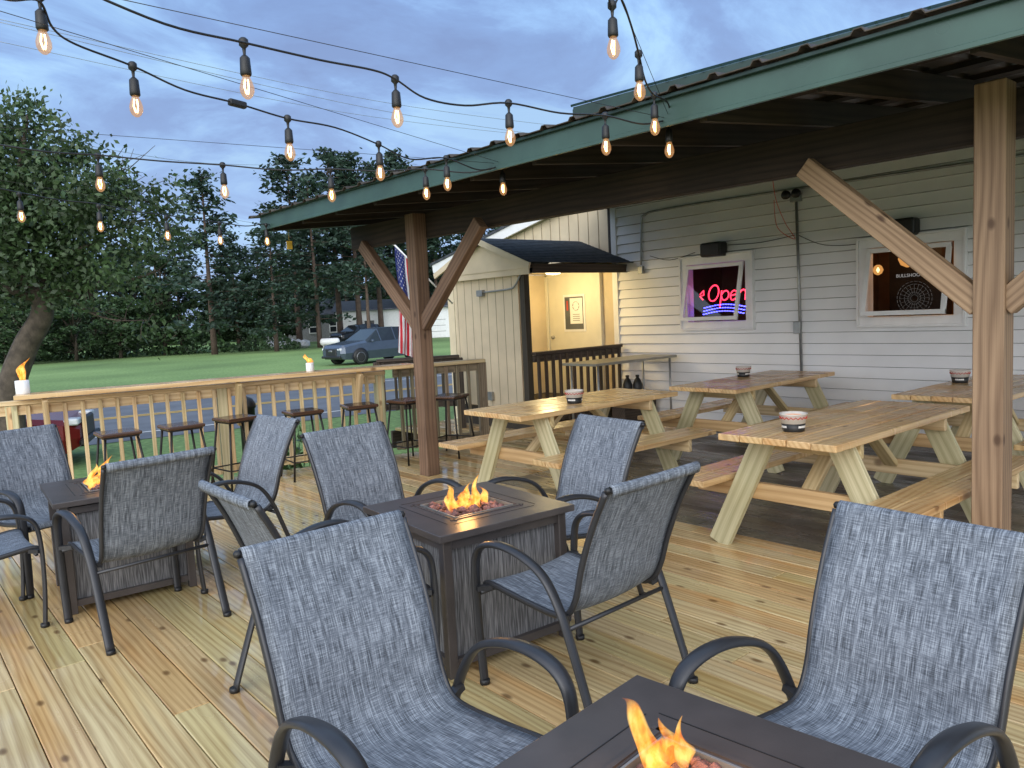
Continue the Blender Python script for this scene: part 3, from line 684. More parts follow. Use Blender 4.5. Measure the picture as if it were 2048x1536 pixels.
def railing(name,p,q,label,mat,ztop,zb,cap,n,group=None,posts=(),pmat=None,drop=0,capmat=None):
    p=V(p);q=V(q); t=thing(name,((p.x+q.x)/2,(p.y+q.y)/2,0),label,'railing',group)
    MB().bar((p.x,p.y,ztop-.02),(q.x,q.y,ztop-.02),cap,.038).build('top_rail',capmat or mat,t,bevel=.003)
    d=(q-p).normalized(); sd=V((d.y,-d.x,0))*.03
    MB().bar((p.x,p.y,ztop-.085),(q.x,q.y,ztop-.085),.038,.085).build('upper_rail',mat,t,bevel=.003)
    MB().bar((p.x,p.y,zb+.045),(q.x,q.y,zb+.045),.038,.085).build('lower_rail',mat,t,bevel=.003)
    for i in range(n):
        c=p.lerp(q,(i+.5)/n)+sd; MB().box((c.x,c.y,(ztop-.05+zb-drop)/2),(.034,.034,ztop-.05-zb+drop),math.atan2(d.y,d.x)).build('baluster',mat,t,bevel=.002)
    for f in posts:
        c=p.lerp(q,f); MB().box((c.x,c.y,(ztop-.04-.3)/2),(.09,.09,ztop-.04+.3),math.atan2(d.y,d.x)).build('post',pmat or mat,t,bevel=.004)
    return t
railing('porch_railing',(6.32,7.1,0),(7.92,7.1,0),'dark stained railing in front of the lit entry door','dark',1.0,.1,.1,13)
railing('deck_railing',(-2.0,yr(-2),0),(4.25,yr(4.25),0),'new yellow wood deck railing along the far edge, under the bar counter','pine',.95,.07,.11,46,posts=(.0,.16,.47,.74,.99),pmat='green')
railing('weathered_railing',(4.35,yr(4.35),0),(5.42,yr(5.42),0),'weathered railing section just right of the middle roof post','grey',.99,.07,.15,8,posts=(.98,),capmat='pine')
a=D(752,712,10);b=D(918,716,10.2)
railing('ramp_railing',(a.x,a.y,0),(b.x,b.y,0),'old dark ramp railing behind the weathered section, below the flag','dark',.98,.3,.12,7,posts=(0,1))
ct=thing('bar_counter',(2.6,yr(2.6),1),'long pale wooden bar counter mounted on top of the deck railing','bar counter')
c_=MB(); uy=V((.2,1,0)).normalized()
A=V((.98,yr(.98),.99)); B=V((4.52,yr(4.52),.99))
for k in (-.215,-.07): c_.bar(A+uy*k,B+uy*k,.142,.038)
c_.build('counter_board','top',ct,bevel=.004,seg=2)
for f in (.06,.5,.83):
    q=A.lerp(B,f); MB().bar(q+V((0,0,-.44))-uy*.06,q+V((0,0,-.03))-uy*.24,.09,.038,(1,0,0)).build('bracket','pine',ct,bevel=.003)
# ---------------- stools ----------------
def stool(loc,rz,label):
    t=thing('bar_stool',loc,label,'bar stool','bar stools along the counter',rz)
    h=.655; MB().box((0,0,h-.016),(.32,.32,.032)).build('seat','seat',t,False,bevel=.012,seg=2)
    MB().box((0,0,h-.04),(.28,.28,.014)).build('seat_bracket','blackm',t,False)
    c=[(-1,-1),(1,-1),(1,1),(-1,1)]
    for a,b in c: MB().sweep([(a*.125,b*.125,h-.04),(a*.195,b*.195,0)],.010).build('leg','blackm',t,False)
    rg=MB()
    for i in range(4):
        a,b=c[i],c[(i+1)%4]; k=.175; rg.sweep([(a[0]*k,a[1]*k,.18),(b[0]*k,b[1]*k,.18)],.007)
    rg.build('footrest','blackm',t,False); return t
sp_=[(235,862),(362,848),(470,833),(605,820),(710,807),(805,797),(895,789)]
on=['first bar stool from the left along the bar counter','second bar stool from the left along the bar counter','third bar stool from the left, beside the sideways chair','fourth bar stool from the left, right of the sideways chair','fifth bar stool from the left, just left of the middle roof post','sixth bar stool, directly behind the middle roof post','rightmost bar stool, by the weathered railing']
s0=None
for (px,py),lb in zip(sp_,on):
    q=G(px,py,.655); q.z=0; a=R(RU(-15,25))
    if q.y>yr(q.x)-.36: q.y=yr(q.x)-.36
    s0=stool(q,a,lb) if s0 is None else (copy_tree(s0,q,a,lb),s0)[1]
for k,(px,lb,fh,sz) in enumerate(((48,'white tabletop torch with a tall flame at the left end of the counter',.20,1.15),(622,'small white tabletop torch with a leaning flame midway along the counter',.10,.85))):
    f=min([i/300 for i in range(4,297)],key=lambda f:abs(PX(A.lerp(B,f)-uy*.10)-px)); q=A.lerp(B,f)-uy*.10; q.z=1.009
    t=thing('tabletop_torch',q,lb,'torch')
    MB().lathe([(.045*sz,0),(.047*sz,.004),(.047*sz,.10*sz),(.04*sz,.102*sz),(.03*sz,.09*sz),(.001,.09*sz)],(0,0,0),16).build('cup','white',t,False)
    flame(MB(),(0,0,.095*sz),fh,.036,(.25,-.1) if k==0 else (-.7,0),k+3).build('flame','flame',t,False)
    flame(MB(),(.01,0,.095*sz),fh*.6,.028,(-.3,.1),k+9).build('flame','flame',t,False)
# ---------------- side table, jugs ----------------
st=thing('side_table',(7.15,6.4,0),'narrow grey topped metal table beside the entry railing','table')
MB().box((7.15,6.4,.85),(1.5,.55,.03)).build('tabletop',P('worn_grey_top',(.28,.27,.22),.35,.2,.2),st,bevel=.004)
for x in (6.5,7.82):
    for y in (6.18,6.62): MB().sweep([(x,y,.835),(x,y,0)],.014).build('leg','galv',st)
MB().sweep([(6.5,6.4,.3),(7.82,6.4,.3)],.010).build('stretcher','galv',st)
q=D(1266,790,9.9); JZ=.33
tag(MB().box((q.x+.02,q.y,JZ/2),(.62,.22,JZ)).build('wooden_step','dark',None,bevel=.004),'low dark wooden box under the small metal table, holding two jugs','box')
for k,px in enumerate((1256,1276)):
    q=D(px,790,9.9)
    t=thing('black_jug',(q.x,q.y,JZ),'black plastic jug on the dark box below the metal table, '+('left' if k==0 else 'right')+' of two','jug')
    MB().lathe([(.055,0),(.062,.01),(.062,.17),(.04,.23),(.020,.255),(.020,.275),(.01,.276)],(0,0,0),14).build('body','black',t,False)
    MB().lathe([(.024,.268),(.024,.292),(.01,.294)],(0,0,0),10).build('cap','black',t,False)
# ---------------- wall fixtures ----------------
def wp(px,py,off=.045): return XP(px,py,WX-off)
cn=thing('wall_conduit',wp(1597,500),'grey electrical conduit run along the white wall and down between the windows','conduit')
MB().sweep(cr([wp(1282,530),wp(1283,445),wp(1290,430),wp(1330,418),wp(1590,378),wp(2060,308)],5),.014).build('pipe','galv',cn)
MB().sweep([wp(1592,385),wp(1603,742)],.016).build('pipe','galv',cn)
q=wp(1595,655); MB().box(q,(.05,.08,.13)).build('outlet_box','galv',cn,bevel=.004)
q=wp(1282,540); MB().box(q,(.05,.08,.10)).build('outlet_box','galv',cn,bevel=.004)
q=wp(1592,395); t=thing('floodlight',q,'small dark floodlight at the top of the vertical conduit','floodlight')
MB().box(q,(.06,.12,.09)).build('housing','galv',t,bevel=.004)
for s in (-1,1): MB().lathe([(.015,0),(.045,-.05),(.05,-.09),(.001,-.085)],(q.x-.03,q.y+s*.06,q.z+.03),12,'x').build('lamp_head','black',t)
for k,(px,py) in enumerate(((1427,499),(1803,455))):
    q=wp(px,py,.11); t=thing('wall_speaker',q,'black outdoor speaker mounted above the '+('neon sign window' if k==0 else 'right window, behind the brace'),'speaker')
    MB().box(q,(.16,.30,.17)).build('cabinet','black',t,bevel=.03,seg=3); MB().box((q.x-.085,q.y,q.z),(.012,.26,.13)).build('grille','blackm',t,bevel=.02,seg=2)
    MB().box((q.x+.08,q.y,q.z),(.05,.05,.05)).build('bracket','black',t)
for pts,lb in (([(1390,505),(1340,520),(1300,512)],'short black cable from the left speaker to the wall box'),([(1596,470),(1650,490),(1730,485),(1790,455)],'black cable sagging from the conduit to the right speaker'),([(1455,490),(1520,485),(1590,470)],'black cable running from the left speaker to the conduit')):
    tag(MB().sweep(cr([wp(a_,b_,.036) for a_,b_ in pts],5),.004).build('speaker_cable','black'),lb,'cable')
rc=MB(); rc.sweep(cr([XP(1545,355,7.6),XP(1552,400,7.75),XP(1570,445,7.9),XP(1590,478,7.96),XP(1555,455,7.9),XP(1548,400,7.8)],6),.004)
tag(rc.build('red_cord','redp'),'loose thin red cord hanging from the roof edge beside the floodlight','cord')
ns=thing('neon_sign',(8.16,5.5,1.5),'red script neon sign reading Open with a blue underline, inside the left window','neon sign')
def stroke(pts,dx,w=.009):
    return [(8.16,5.53-(dx+(x+.22*y)*1.12),1.52+y*1.15) for x,y in pts]
def arc(cx,cy,rx,ry,a0,a1,n=14): return [(cx+rx*math.cos(R(a0+(a1-a0)*i/n)),cy+ry*math.sin(R(a0+(a1-a0)*i/n))) for i in range(n+1)]
strokes=[(arc(-.20,.085,.065,.085,0,360,20)),([(-.10,.11),(-.09,-.07)]),(arc(-.045,.055,.045,.05,170,-170,16)),([(.03,.05),(.09,.06)]+arc(.062,.052,.038,.05,20,320,16)),([(.13,.105),(.13,.0)]),([(.13,.06)]+arc(.175,.065,.035,.04,150,10,8)+[(.215,0)])]
for s in strokes: MB().sweep(stroke(s,0),.0085,n=6).build('red_tube','neonr',ns)
MB().sweep(stroke([(-.38,.08),(-.34,.12),(-.33,.07),(-.38,.06),(-.33,.02)],0),.0085,n=6).build('red_tube','neonr',ns)
for o in (0,.035,.07):
    for i in range(16):
        x=-.30+i*.034; y=-.03-o-.03*math.sin((x+.3)/.5*3.1)*-1-.04; p=stroke([(x,y),(x+.022,y)],0); MB().sweep(p,.006,n=6).build('blue_tube','neonb',ns)
dm=thing('dart_machine',(9.1,3.1,.8),'dart game cabinet with a lit round board seen through the right window','dart machine')
DY,DZ=3.74,1.44
MB().box((9.3,DY,1.5),(.3,.56,1.4)).build('cabinet','black',dm)
bd_=MB()
for r_ in (.19,.16,.11,.07,.04):
    for i in range(24):
        a0=i/24*6.283;a1=(i+.7)/24*6.283; bd_.bar((9.14,DY+r_*math.cos(a0),DZ+r_*math.sin(a0)),(9.14,DY+r_*math.cos(a1),DZ+r_*math.sin(a1)),.004,.005,(1,0,0))
for i in range(20):
    a=i/20*6.283; bd_.bar((9.14,DY+.05*math.cos(a),DZ+.05*math.sin(a)),(9.14,DY+.16*math.cos(a),DZ+.16*math.sin(a)),.003,.003,(1,0,0))
bd_.build('dart_board','scrd',dm)
text_mesh('BULLSHOOTER',.052,'scr',dm,(9.13,DY+.02,1.70),'-x')
for k,(px,py) in enumerate(((1815,517),(1756,540))):
    q=XP(px,py,8.8 if k==0 else 9.3); t=thing('pendant_lamp',q,('round' if k==0 else 'smaller dim')+' warm pendant lamp glowing inside the right window','lamp')
    r_=.095 if k==0 else .06
    MB().lathe([(.02,r_),(r_*.7,r_*.7),(r_,0),(r_*.7,-r_*.7),(.01,-r_)],(0,0,0),16).build('globe','warm2',t,False)
    MB().lathe([(.005,.03),(.02,.0),(.005,-.03)],(0,0,0),10).build('bulb','warm',t,False)
    MB().sweep([(0,0,r_),(0,0,2.58-q.z)],.004).build('cord','black',t,False)
plight((8.8,3.3,2.3),26,(1,.5,.18),.1)
# ---------------- string lights ----------------
def strand(label,path,nodes,wire):
    P3=[D(*p) for p in path]; t=thing('string_light',P3[-1],label,'string lights','outdoor string lights')
    MB().sweep(cr(P3,6),.0044,n=6).build('cable','black',t)
    if wire: MB().sweep([D(*wire[0]),D(*wire[1])],.0014,n=5).build('support_wire','blackm',t)
    for nn_ in nodes:
        q=D(*nn_); s=MB(); s.lathe([(.010,.016),(.017,.009),(.017,-.010),(.007,-.020),(.005,-.042),(.011,-.047),(.018,-.055),(.020,-.095),(.0205,-.110),(.017,-.116),(.001,-.116)],q,10)
        so=s.build('socket','black',t)
        MB().lathe([(.013,-.114),(.014,-.122),(.020,-.137),(.0255,-.156),(.025,-.172),(.018,-.187),(.008,-.196),(.0005,-.198)],q,14).build('bulb','bulb',so)
        f=MB()
        for dx in (-.005,.005): f.sweep([(q.x+dx,q.y,q.z-.128),(q.x+dx*1.6,q.y+.004,q.z-.155),(q.x+dx*.5,q.y,q.z-.179)],.0024,n=5)
        f.build('filament','fil',so)
strand('string of bulbs crossing the sky highest, ending at the roof edge right of centre',[(120,-40,2.3),(330,48,2.5),(487,85,2.75),(640,120,2.97),(745,140,3.13),(790,158,3.2),(850,196,3.3),(930,211,3.45),(1017,206,3.6),(1120,226,3.75),(1210,231,3.9),(1285,248,4.0),(1340,238,4.1)],[(487,85,2.85),(790,158,3.3),(1017,206,3.7),(1210,231,4.0),(1337,240,4.2)],((225,-5,2.4),(1340,238,4.1)))
strand('string of bulbs dropping from the upper left corner to the middle of the roof edge',[(-60,-20,2.4),(20,0,2.6),(78,2,2.75),(105,55,2.85),(150,88,2.95),(265,132,3.15),(370,180,3.3),(475,207,3.5),(575,237,3.75),(670,255,3.95),(755,288,4.3),(820,318,4.5),(890,316,4.75),(960,340,4.95),(1010,328,5.1)],[(78,-8,2.8),(265,132,3.15),(575,237,3.75),(757,288,4.3),(892,316,4.8),(1004,330,5.2)],((-40,10,2.5),(1010,328,5.1)))
strand('nearly level string of bulbs at mid height across the left sky',[(-60,280,3.9),(90,303,4.1),(195,310,4.3),(320,322,4.45),(445,330,4.6),(560,340,4.7),(660,338,4.8),(760,342,4.9),(850,338,5.0),(940,345,5.05),(1010,328,5.1)],[(195,312,4.4),(445,330,4.7),(660,340,4.9),(850,338,5.1)],((-60,250,3.9),(1010,328,5.1)))
strand('lowest string of small bulbs in front of the trees, ending at the left roof tip',[(-60,365,5.2),(38,385,5.5),(120,400,5.8),(197,408,6.0),(265,422,6.3),(332,430,6.6),(390,440,6.85),(438,444,7.1),(490,452,7.35),(532,448,7.5),(560,455,7.6)],[(38,388,5.5),(197,412,6.0),(332,434,6.6),(438,446,7.1),(532,450,7.5)],((-60,350,5.2),(560,455,7.6)))
strand('short string of bulbs coming down steeply from the top of the frame',[(1215,-60,2.9),(1222,20,3.0),(1240,-5,3.1),(1262,50,3.25),(1278,110,3.4),(1290,160,3.6),(1306,188,3.8),(1335,205,4.0),(1342,238,4.1)],[(1224,10,3.0),(1277,108,3.45),(1308,190,3.95)],((1225,-40,3.0),(1340,238,4.1)))
tag(MB().bar(D(457,203,3.47),D(492,212,3.53),.03,.03).build('cable_connector','black',None,bevel=.008,seg=2),'black plug joint in the middle of the string light cable','connector')
for k,(a,b) in enumerate((((-40,35),(1200,285)),((-40,30),(1200,262)),((-40,250),(620,330)),((-40,75),(1100,275)))):
    A_=D(a[0],a[1],24+k);B_=D(b[0],b[1],42+k); mid=(A_+B_)/2-V((0,0,.5))
    tag(MB().sweep(cr([A_,mid,B_],8),.010,n=4).build('power_line','galv'),['thick utility line crossing the sky, lowest on the right','upper utility line running parallel above the others','utility line low above the apple tree','thin utility line starting left below the upper pair'][k],'power line','utility lines across the sky')
# ---------------- flag ----------------
q0=D(905,607,10.9); q1=D(787,488,10.4)
fl=thing('flag',q0,'United States flag hanging limp from a slanted pole by the entry porch','flag')
MB().sweep([q0,q1],.012).lathe([(.001,.03),(.02,.01),(.02,-.01),(.001,-.02)],q1,8).build('flag_pole','white',fl)
dp=(q0-q1).normalized(); sideR=V((math.cos(HD),-math.sin(HD),0))
def fp(u,v):
    b=q1+dp*(.02+.36*u); k=min(1,v*2.5)
    per=V((-sideR.y,sideR.x,0))
    tgt=q1+sideR*(-.04+.27*u)+V((0,0,-.02-.20*u))
    c=b.lerp(tgt,min(1,v*1.5))
    return c+V((0,0,-v*(1.42-.08*u)))+per*(.04*k*math.sin(u*13+v*2))+sideR*(.012*k*math.sin(u*19+v*3))+sideR*(.04*math.sin(v*3)*k)
fm=MB(); NU,NV=52,24; vs=[fp(i/NU,j/NV) for j in range(NV+1) for i in range(NU+1)]
fm.add(vs,[(j*(NU+1)+i,j*(NU+1)+i+1,(j+1)*(NU+1)+i+1,(j+1)*(NU+1)+i) for j in range(NV) for i in range(NU)],None,.5,0,True)
fm.m=[(2 if (i/NU<7/13 and j/NV<.4) else ((i//4)%2)) for j in range(NV) for i in range(NU)]
fm.build('flag_cloth',['fred','fwhite','fblue'],fl)
sm=MB()
for r_ in range(9):
    nn=6 if r_%2==0 else 5
    for k in range(nn):
        u0=(7/13)*(r_+1)/10; v0=.4*((k+.5)/6 if r_%2==0 else (k+1)/6)
        pts=[]
        for i in range(10):
            rr=(.022 if i%2==0 else .009); a=i*math.pi/5; pts.append(fp(u0+rr*.9*math.cos(a),v0+rr*.62*math.sin(a)))
        nrm=(fp(u0+.01,v0)-fp(u0,v0)).cross(fp(u0,v0+.01)-fp(u0,v0)).normalized()
        if nrm.dot(CAM-pts[0])<0: nrm=-nrm
        sm.poly([p+nrm*.006 for p in pts])
sm.build('stars','fwhite',fl)
# ---------------- vehicles ----------------
def car(name,loc,rz,label,paint,S,zs=1):
    t=thing(name,loc,label,'car',None,rz); t.scale=(1,1,zs); body=MB(); gl=MB()
    rings=[]
    for (x,zl,zb,zt,wb,wt) in S: rings.append([(x,-wb*.93,zl),(x,-wb,(zl+zb)/2),(x,-wb*.98,zb),(x,-wt,zt),(x,wt,zt),(x,wb*.98,zb),(x,wb,(zl+zb)/2),(x,wb*.93,zl)])
    for i in range(len(S)-1):
        a,b=rings[i],rings[i+1]; cab=[S[i][3]-S[i][2]>.25,S[i+1][3]-S[i+1][2]>.25]
        for j in range(8):
            q=[a[j],a[(j+1)%8],b[(j+1)%8],b[j]]
            glass=(j in (2,4) and (cab[0] or cab[1])) or (j==3 and cab[0]!=cab[1])
            (gl if glass else body).add(q,[(0,1,2,3)],None,.5,0,not glass)
    body.add(rings[0],[tuple(range(7,-1,-1))]); body.add(rings[-1],[tuple(range(8))])
    L=S[-1][0]
    body.build('body',paint,t,False); gl.build('window_glass','glassd',t,False)
    for i in range(1,len(S)-1):
        if S[i][3]-S[i][2]>.25:
            for s in (-1,1): MB().bar((S[i][0],s*S[i][4]*.985,S[i][2]),(S[i][0],s*S[i][5]*1.01,S[i][3]),.05,.03).build('pillar',paint,t,False)
    for x in (.95,L-1.0):
        for s in (-1,1):
            w_=S[3][4]
            wb=MB(); wb.lathe([(.26,-.12),(.34,-.11),(.36,-.05),(.36,.05),(.34,.11),(.22,.12)],(x,s*(w_-.10),.36),20,'y'); wo=wb.build('wheel','rub',t,False)
            rm=MB(); rm.lathe([(.23,s*.0),(.235,s*.125),(.19,s*.105),(.05,s*.11),(.001,s*.115)],(x,s*(w_-.10),.36),16,'y'); rm.build('rim','rim',wo,False)
            ar=MB(); ar.lathe([(.40,0),(.42,s*.03),(.001,s*.031)],(x,s*(w_-.028),.38),20,'y'); ar.build('wheel_arch','black',t,False)
    for s in (-1,1):
        MB().box((.10,s*.62,.76),(.20,.30,.11)).build('headlight','lamp',t,False,bevel=.02); MB().box((L-.05,s*.68,.88),(.12,.22,.14)).build('tail_light','redp',t,False,bevel=.02)
        MB().box((1.6,s*1.05,1.08),(.12,.14,.12)).build('mirror',paint,t,False,bevel=.03)
    g_=MB(); g_.box((.0,0,.62),(.08,.85,.36)); g_.build('grille','black',t,False,bevel=.03)
    g_=MB()
    for i in range(4): g_.lathe([(.045,-.01),(.055,0),(.045,.01),(.035,0),(.045,-.01)],(-.05,(i-1.5)*.065,.68),12,'x')
    if paint=='carg': g_.build('badge','rim',t,False)
    MB().box((-.03,0,.40),(.10,1.5,.12)).build('bumper','black',t,False,bevel=.03)
    return t
SUV=[(0,.40,.74,.82,.72,.62),(.18,.28,.86,.96,.90,.74),(.9,.24,.98,1.06,.96,.80),(1.35,.24,1.02,1.12,.97,.80),(2.15,.24,1.05,1.62,.97,.64),(3.0,.24,1.06,1.70,.97,.66),(4.0,.24,1.08,1.66,.96,.64),(4.45,.26,1.10,1.60,.93,.62),(4.8,.3,1.08,1.16,.90,.78),(4.95,.42,.9,.98,.84,.74)]
SED=[(0,.35,.62,.68,.70,.60),(.2,.24,.72,.80,.86,.72),(.9,.2,.82,.90,.90,.76),(1.4,.2,.88,.97,.91,.76),(2.2,.2,.92,1.38,.91,.60),(3.0,.2,.92,1.42,.91,.62),(3.6,.2,.92,1.30,.90,.6),(4.0,.22,.94,1.02,.89,.72),(4.5,.3,.9,.98,.85,.7),(4.6,.42,.8,.9,.8,.66)]
q=D(664,725,35.5); car('parked_car',(q.x,q.y,GZ),R(6),'grey blue SUV parked beyond the road behind the flag','carg',SUV,.98)
q=D(672,690,66); car('parked_car',(q.x,q.y,GZ),R(14),'dark SUV parked farther back beside the white garage','cark',SUV)
q=D(175,850,12.5); car('parked_car',(q.x,q.y,GZ),R(160),'red car parked behind the deck railing at the left edge','carr',SED,.92)
# ---------------- far buildings ----------------
def house(name,px,dep,wd,dp_,hw_,hr,rz,label,mw,mr,feat):
    q=D(px,680,dep); t=thing(name,(q.x,q.y,GZ),label,'building',None,rz)
    MB().box((0,0,hw_/2),(wd,dp_,hw_)).build('wall',mw,t,False)
    r_=MB(); o=.4; r_.prism([(-wd/2-o,-dp_/2-o,hw_-.1),(-wd/2-o,dp_/2+o,hw_-.1),(-wd/2-o,0,hw_+hr)],(wd+2*o,0,0)); r_.build('roof',mr,t,False)
    for kind,x,w_,z0,z1 in feat:
        nm={'w':'window','d':'door','g':'garage_door'}[kind]; o_=MB().box((x,-dp_/2-.03,(z0+z1)/2),(w_,.08,z1-z0)).build(nm,'white' if kind!='w' else 'glassd',t,False)
        if kind=='w':
            f=MB()
            for zz in (z0,z1,(z0+z1)/2): f.box((x,-dp_/2-.08,zz),(w_+.1,.05,.09))
            for xx in (-1,1): f.box((x+xx*w_/2,-dp_/2-.08,(z0+z1)/2),(.09,.05,z1-z0))
            f.build('frame','white',o_,False)
        if kind=='g':
            f=MB()
            for i in range(1,4): f.box((x,-dp_/2-.075,z0+(z1-z0)*i/4),(w_,.01,.03))
            f.build('panel_line','black',o_,False)
house('garage_building',800,78,11.4,9,3.0,1.0,R(-34),'white detached garage with a dark roof beyond the parked cars','white','shingle',[('w',-2.6,1.0,1.0,2.0),('d',-4.3,.9,0,2.1),('g',2.6,4.0,.05,2.3)])
house('grey_house',625,86,8,8,2.9,1.5,R(-38),'grey house with a dark roof among the pines left of the garage',P('grey_house_siding',(.26,.26,.27),.7),'shingle',[('w',-2.5,1.1,.9,2.2),('w',1.2,1.1,.9,2.2),('w',3.2,.8,.9,2.2)])
q=D(660,688,61); t=thing('propane_tank',(q.x,q.y,GZ),'white horizontal propane tank beside the dark SUV','tank',None,R(-35)); t.scale=(.6,.6,.6)
MB().lathe([(.05,-1.3),(.35,-1.2),(.48,-1.0),(.48,1.0),(.35,1.2),(.05,1.3)],(0,0,.75),16,'x').build('tank_shell','white',t,False)
for s in (-.8,.8): MB().box((s,0,.15),(.15,.7,.3)).build('cradle','galv',t,False)
q=D(580,690,64); t=thing('covered_mound',(q.x,q.y,GZ),'low heap under a pale tarp at the edge of the pines','tarp heap',None,R(-35))
m_=MB()
for i in range(6): rock(m_,(-1.2+i*.48,RU(-.2,.2),.3),RU(.45,.6))
m_.build('tarp','stone',t,False)
# ---------------- trees ----------------
def pine_mesh(seed,Hh=12,low=.28):
    random.seed(seed); tr=MB(); lv=MB()
    bend=RU(-.3,.3); tp=lambda z:V((bend*(z/Hh)**2,0,z))
    tr.sweep([tp(Hh*i/8) for i in range(9)],.20,n=7,taper=lambda t:1-.88*t)
    nb_=64
    for i in range(nb_):
        z=Hh*(low+(1-low)*((i+RU(0,.8))/nb_)); f=1-(z/Hh)
        L=(f**.6)*RU(.9,3.7)*(.7 if z/Hh<low+.12 else 1)+.45; a=RU(0,6.283); sl=RU(-.12,.3); d=V((math.cos(a),math.sin(a),sl))
        b=tp(z); tr.sweep([b,b+d*L],.035,n=4,taper=lambda t:1-.8*t)
        for k in range(int(L*20)+12):
            t=RU(.15,1.05)**.7; w_=.14+.20*t; p=b+d*(L*t)+V((random.gauss(0,w_),random.gauss(0,w_),random.gauss(0,.15)))
            lv.leaf(p,RU(.12,.25),(random.gauss(0,.8),random.gauss(0,.8),1),min(1,max(0,.35+.3*t*RU(.3,1.4)*(.6+.4*sl*3))))
    for k in range(40): lv.leaf(tp(Hh)+V((random.gauss(0,.18),random.gauss(0,.18),RU(-.6,.15))),RU(.12,.22))
    return tr,lv
def leafy_mesh(seed,Hh=8,Wd=2.8):
    random.seed(seed); tr=MB(); lv=MB()
    tr.sweep([(0,0,0),(.1,0,Hh*.3),(0,.1,Hh*.7)],.16,n=7,taper=lambda t:1-.7*t)
    for i in range(34):
        z=Hh*RU(.10,.95); rr=Wd*math.sin(math.pi*min(.95,max(.12,(z/Hh)))**.8)*RU(.25,.95); a=RU(0,6.283)
        c=V((rr*math.cos(a),rr*math.sin(a),z)); tr.sweep([(0,0,z*.6),c],.04,n=4); cr_=RU(.5,1.1)
        for k in range(125):
            n=V((random.gauss(0,1),random.gauss(0,1),random.gauss(0,1))).normalized(); q=c+V((n.x,n.y,n.z*.75))*cr_*RU(.55,1.05)
            lv.leaf(q,RU(.10,.21),None,min(1,max(0,.3+.45*n.z*.6+RU(-.2,.35))))
    return tr,lv
def tree_thing(name,meshes,lb,group,mats):
    t=thing(name,(0,0,GZ),lb,'tree',group); meshes[0].build('trunk',mats[0],t,False); meshes[1].build('crown',mats[1],t,False); return t
used={}
def place_tree(key,px,pyt,dep,base,Hb,lb,wx=1):
    q=D(px,690,dep); d=ray(px,pyt); top=H+d.z*(dep/d.dot(HF)); s=(top-GZ)/Hb
    sc=(s*wx,s*wx,s)
    if key not in used: used[key]=1; base.location=(q.x,q.y,GZ); base.scale=sc; base['label']=lb; base.rotation_euler=(0,0,RU(0,6))
    else: copy_tree(base,(q.x,q.y,GZ),RU(0,6.28),lb,sc)
PN=[tree_thing('pine_tree',pine_mesh(11+i,12,(.3,.36,.15,.40)[i]),'x','pine trees beyond the lawn',('barkp','leafP')) for i in range(4)]
LF=[tree_thing('leafy_tree',leafy_mesh(31+i,8,(2.9,2.3)[i]),'x','leafy trees along the lawn edge',('bark','leafD')) for i in range(2)]
random.seed(5)
pines=[(428,345,58,2,1.15,'tall solitary pine left of the pine group, above the lowest string of bulbs'),(600,314,66,1,1.1,'tall pine left of the roof tip with an open crown'),(683,300,70,3,1.1,'tallest pine of the group behind the roof edge, left of its peak'),(722,310,68,0,1.1,'broad pine behind the mid roof edge'),(765,328,72,3,1.1,'pine with a bare trunk seen left of the middle post'),(805,308,74,1,1.1,'pine rising behind the middle roof post'),(640,352,62,2,1.0,'dense pine just left of the grey house'),(553,445,58,2,1.2,'short dark pine by the tarp heap'),(478,470,66,0,1.1,'mid height pine right of the solitary pine'),(365,455,64,1,1.1,'pine left of the solitary pine, behind the bulbs'),(880,400,76,3,1.1,'pine seen in the gap right of the middle post'),(935,420,80,0,1.2,'pine just behind the entry porch gable'),(850,350,80,2,1.0,'pine directly behind the middle post, farther back'),(740,420,60,3,1.0,'pine with bare trunk in front of the garage'),(525,500,75,2,1.3,'distant pine in the gap left of the grey house'),(980,420,84,1,1.2,'pine partly hidden by the entry porch roof'),(700,420,84,2,1.2,'distant dense pine above the grey house roof')]
for i,(px,pt_,dep,k,wx,lb) in enumerate(pines): place_tree(('p',k),px,pt_,dep,PN[k],12,lb,wx)
leafs=[(10,540,60,0,1.3,'leafy tree behind the apple trunk at the left edge'),(110,520,66,1,1.4,'leafy tree right of the apple trunk'),(190,500,64,0,1.4,'round leafy tree below the second bulb of the lowest string'),(270,485,68,1,1.4,'tall leafy tree left of the pines'),(330,500,62,0,1.2,'leafy tree just left of the solitary pine'),(440,550,66,1,1.3,'low leafy tree right of the solitary pine trunk'),(510,545,68,0,1.2,'leafy tree between the solitary pine and the short pine'),(575,530,76,1,1.3,'leafy tree above the tarp heap'),(610,560,90,0,.9,'small leafy tree behind the grey house'),(60,590,56,1,1.6,'low leafy tree behind the left torch flame'),(150,590,58,0,1.6,'low bushy tree at the far lawn edge left of centre'),(240,590,60,1,1.6,'low bushy tree in the shade under the bulbs'),(-40,500,58,0,1.5,'leafy tree mostly outside the left edge'),(860,540,88,1,1.3,'leafy tree behind the garage roof'),(780,520,92,0,1.5,'leafy tree rising behind the middle of the garage'),(920,500,92,1,1.4,'leafy tree between the garage and the entry porch'),(690,540,95,0,1.4,'leafy tree rising behind the gap between house and garage')]
for i,(px,pt_,dep,k,wx,lb) in enumerate(leafs): place_tree(('l',k),px,pt_,dep,LF[k],8,lb,wx)
random.seed(9); ms=MB()
for i in range(12000):
    px=RU(-250,1250); dep=RU(98,110); q=D(px,690,dep); top=6.3+2.5*math.sin(px*.013)+1.5*math.sin(px*.041+1)+1.0*math.sin(px*.11)
    ms.leaf((q.x,q.y,GZ+RU(0,1)**.8*top),RU(.4,.8))
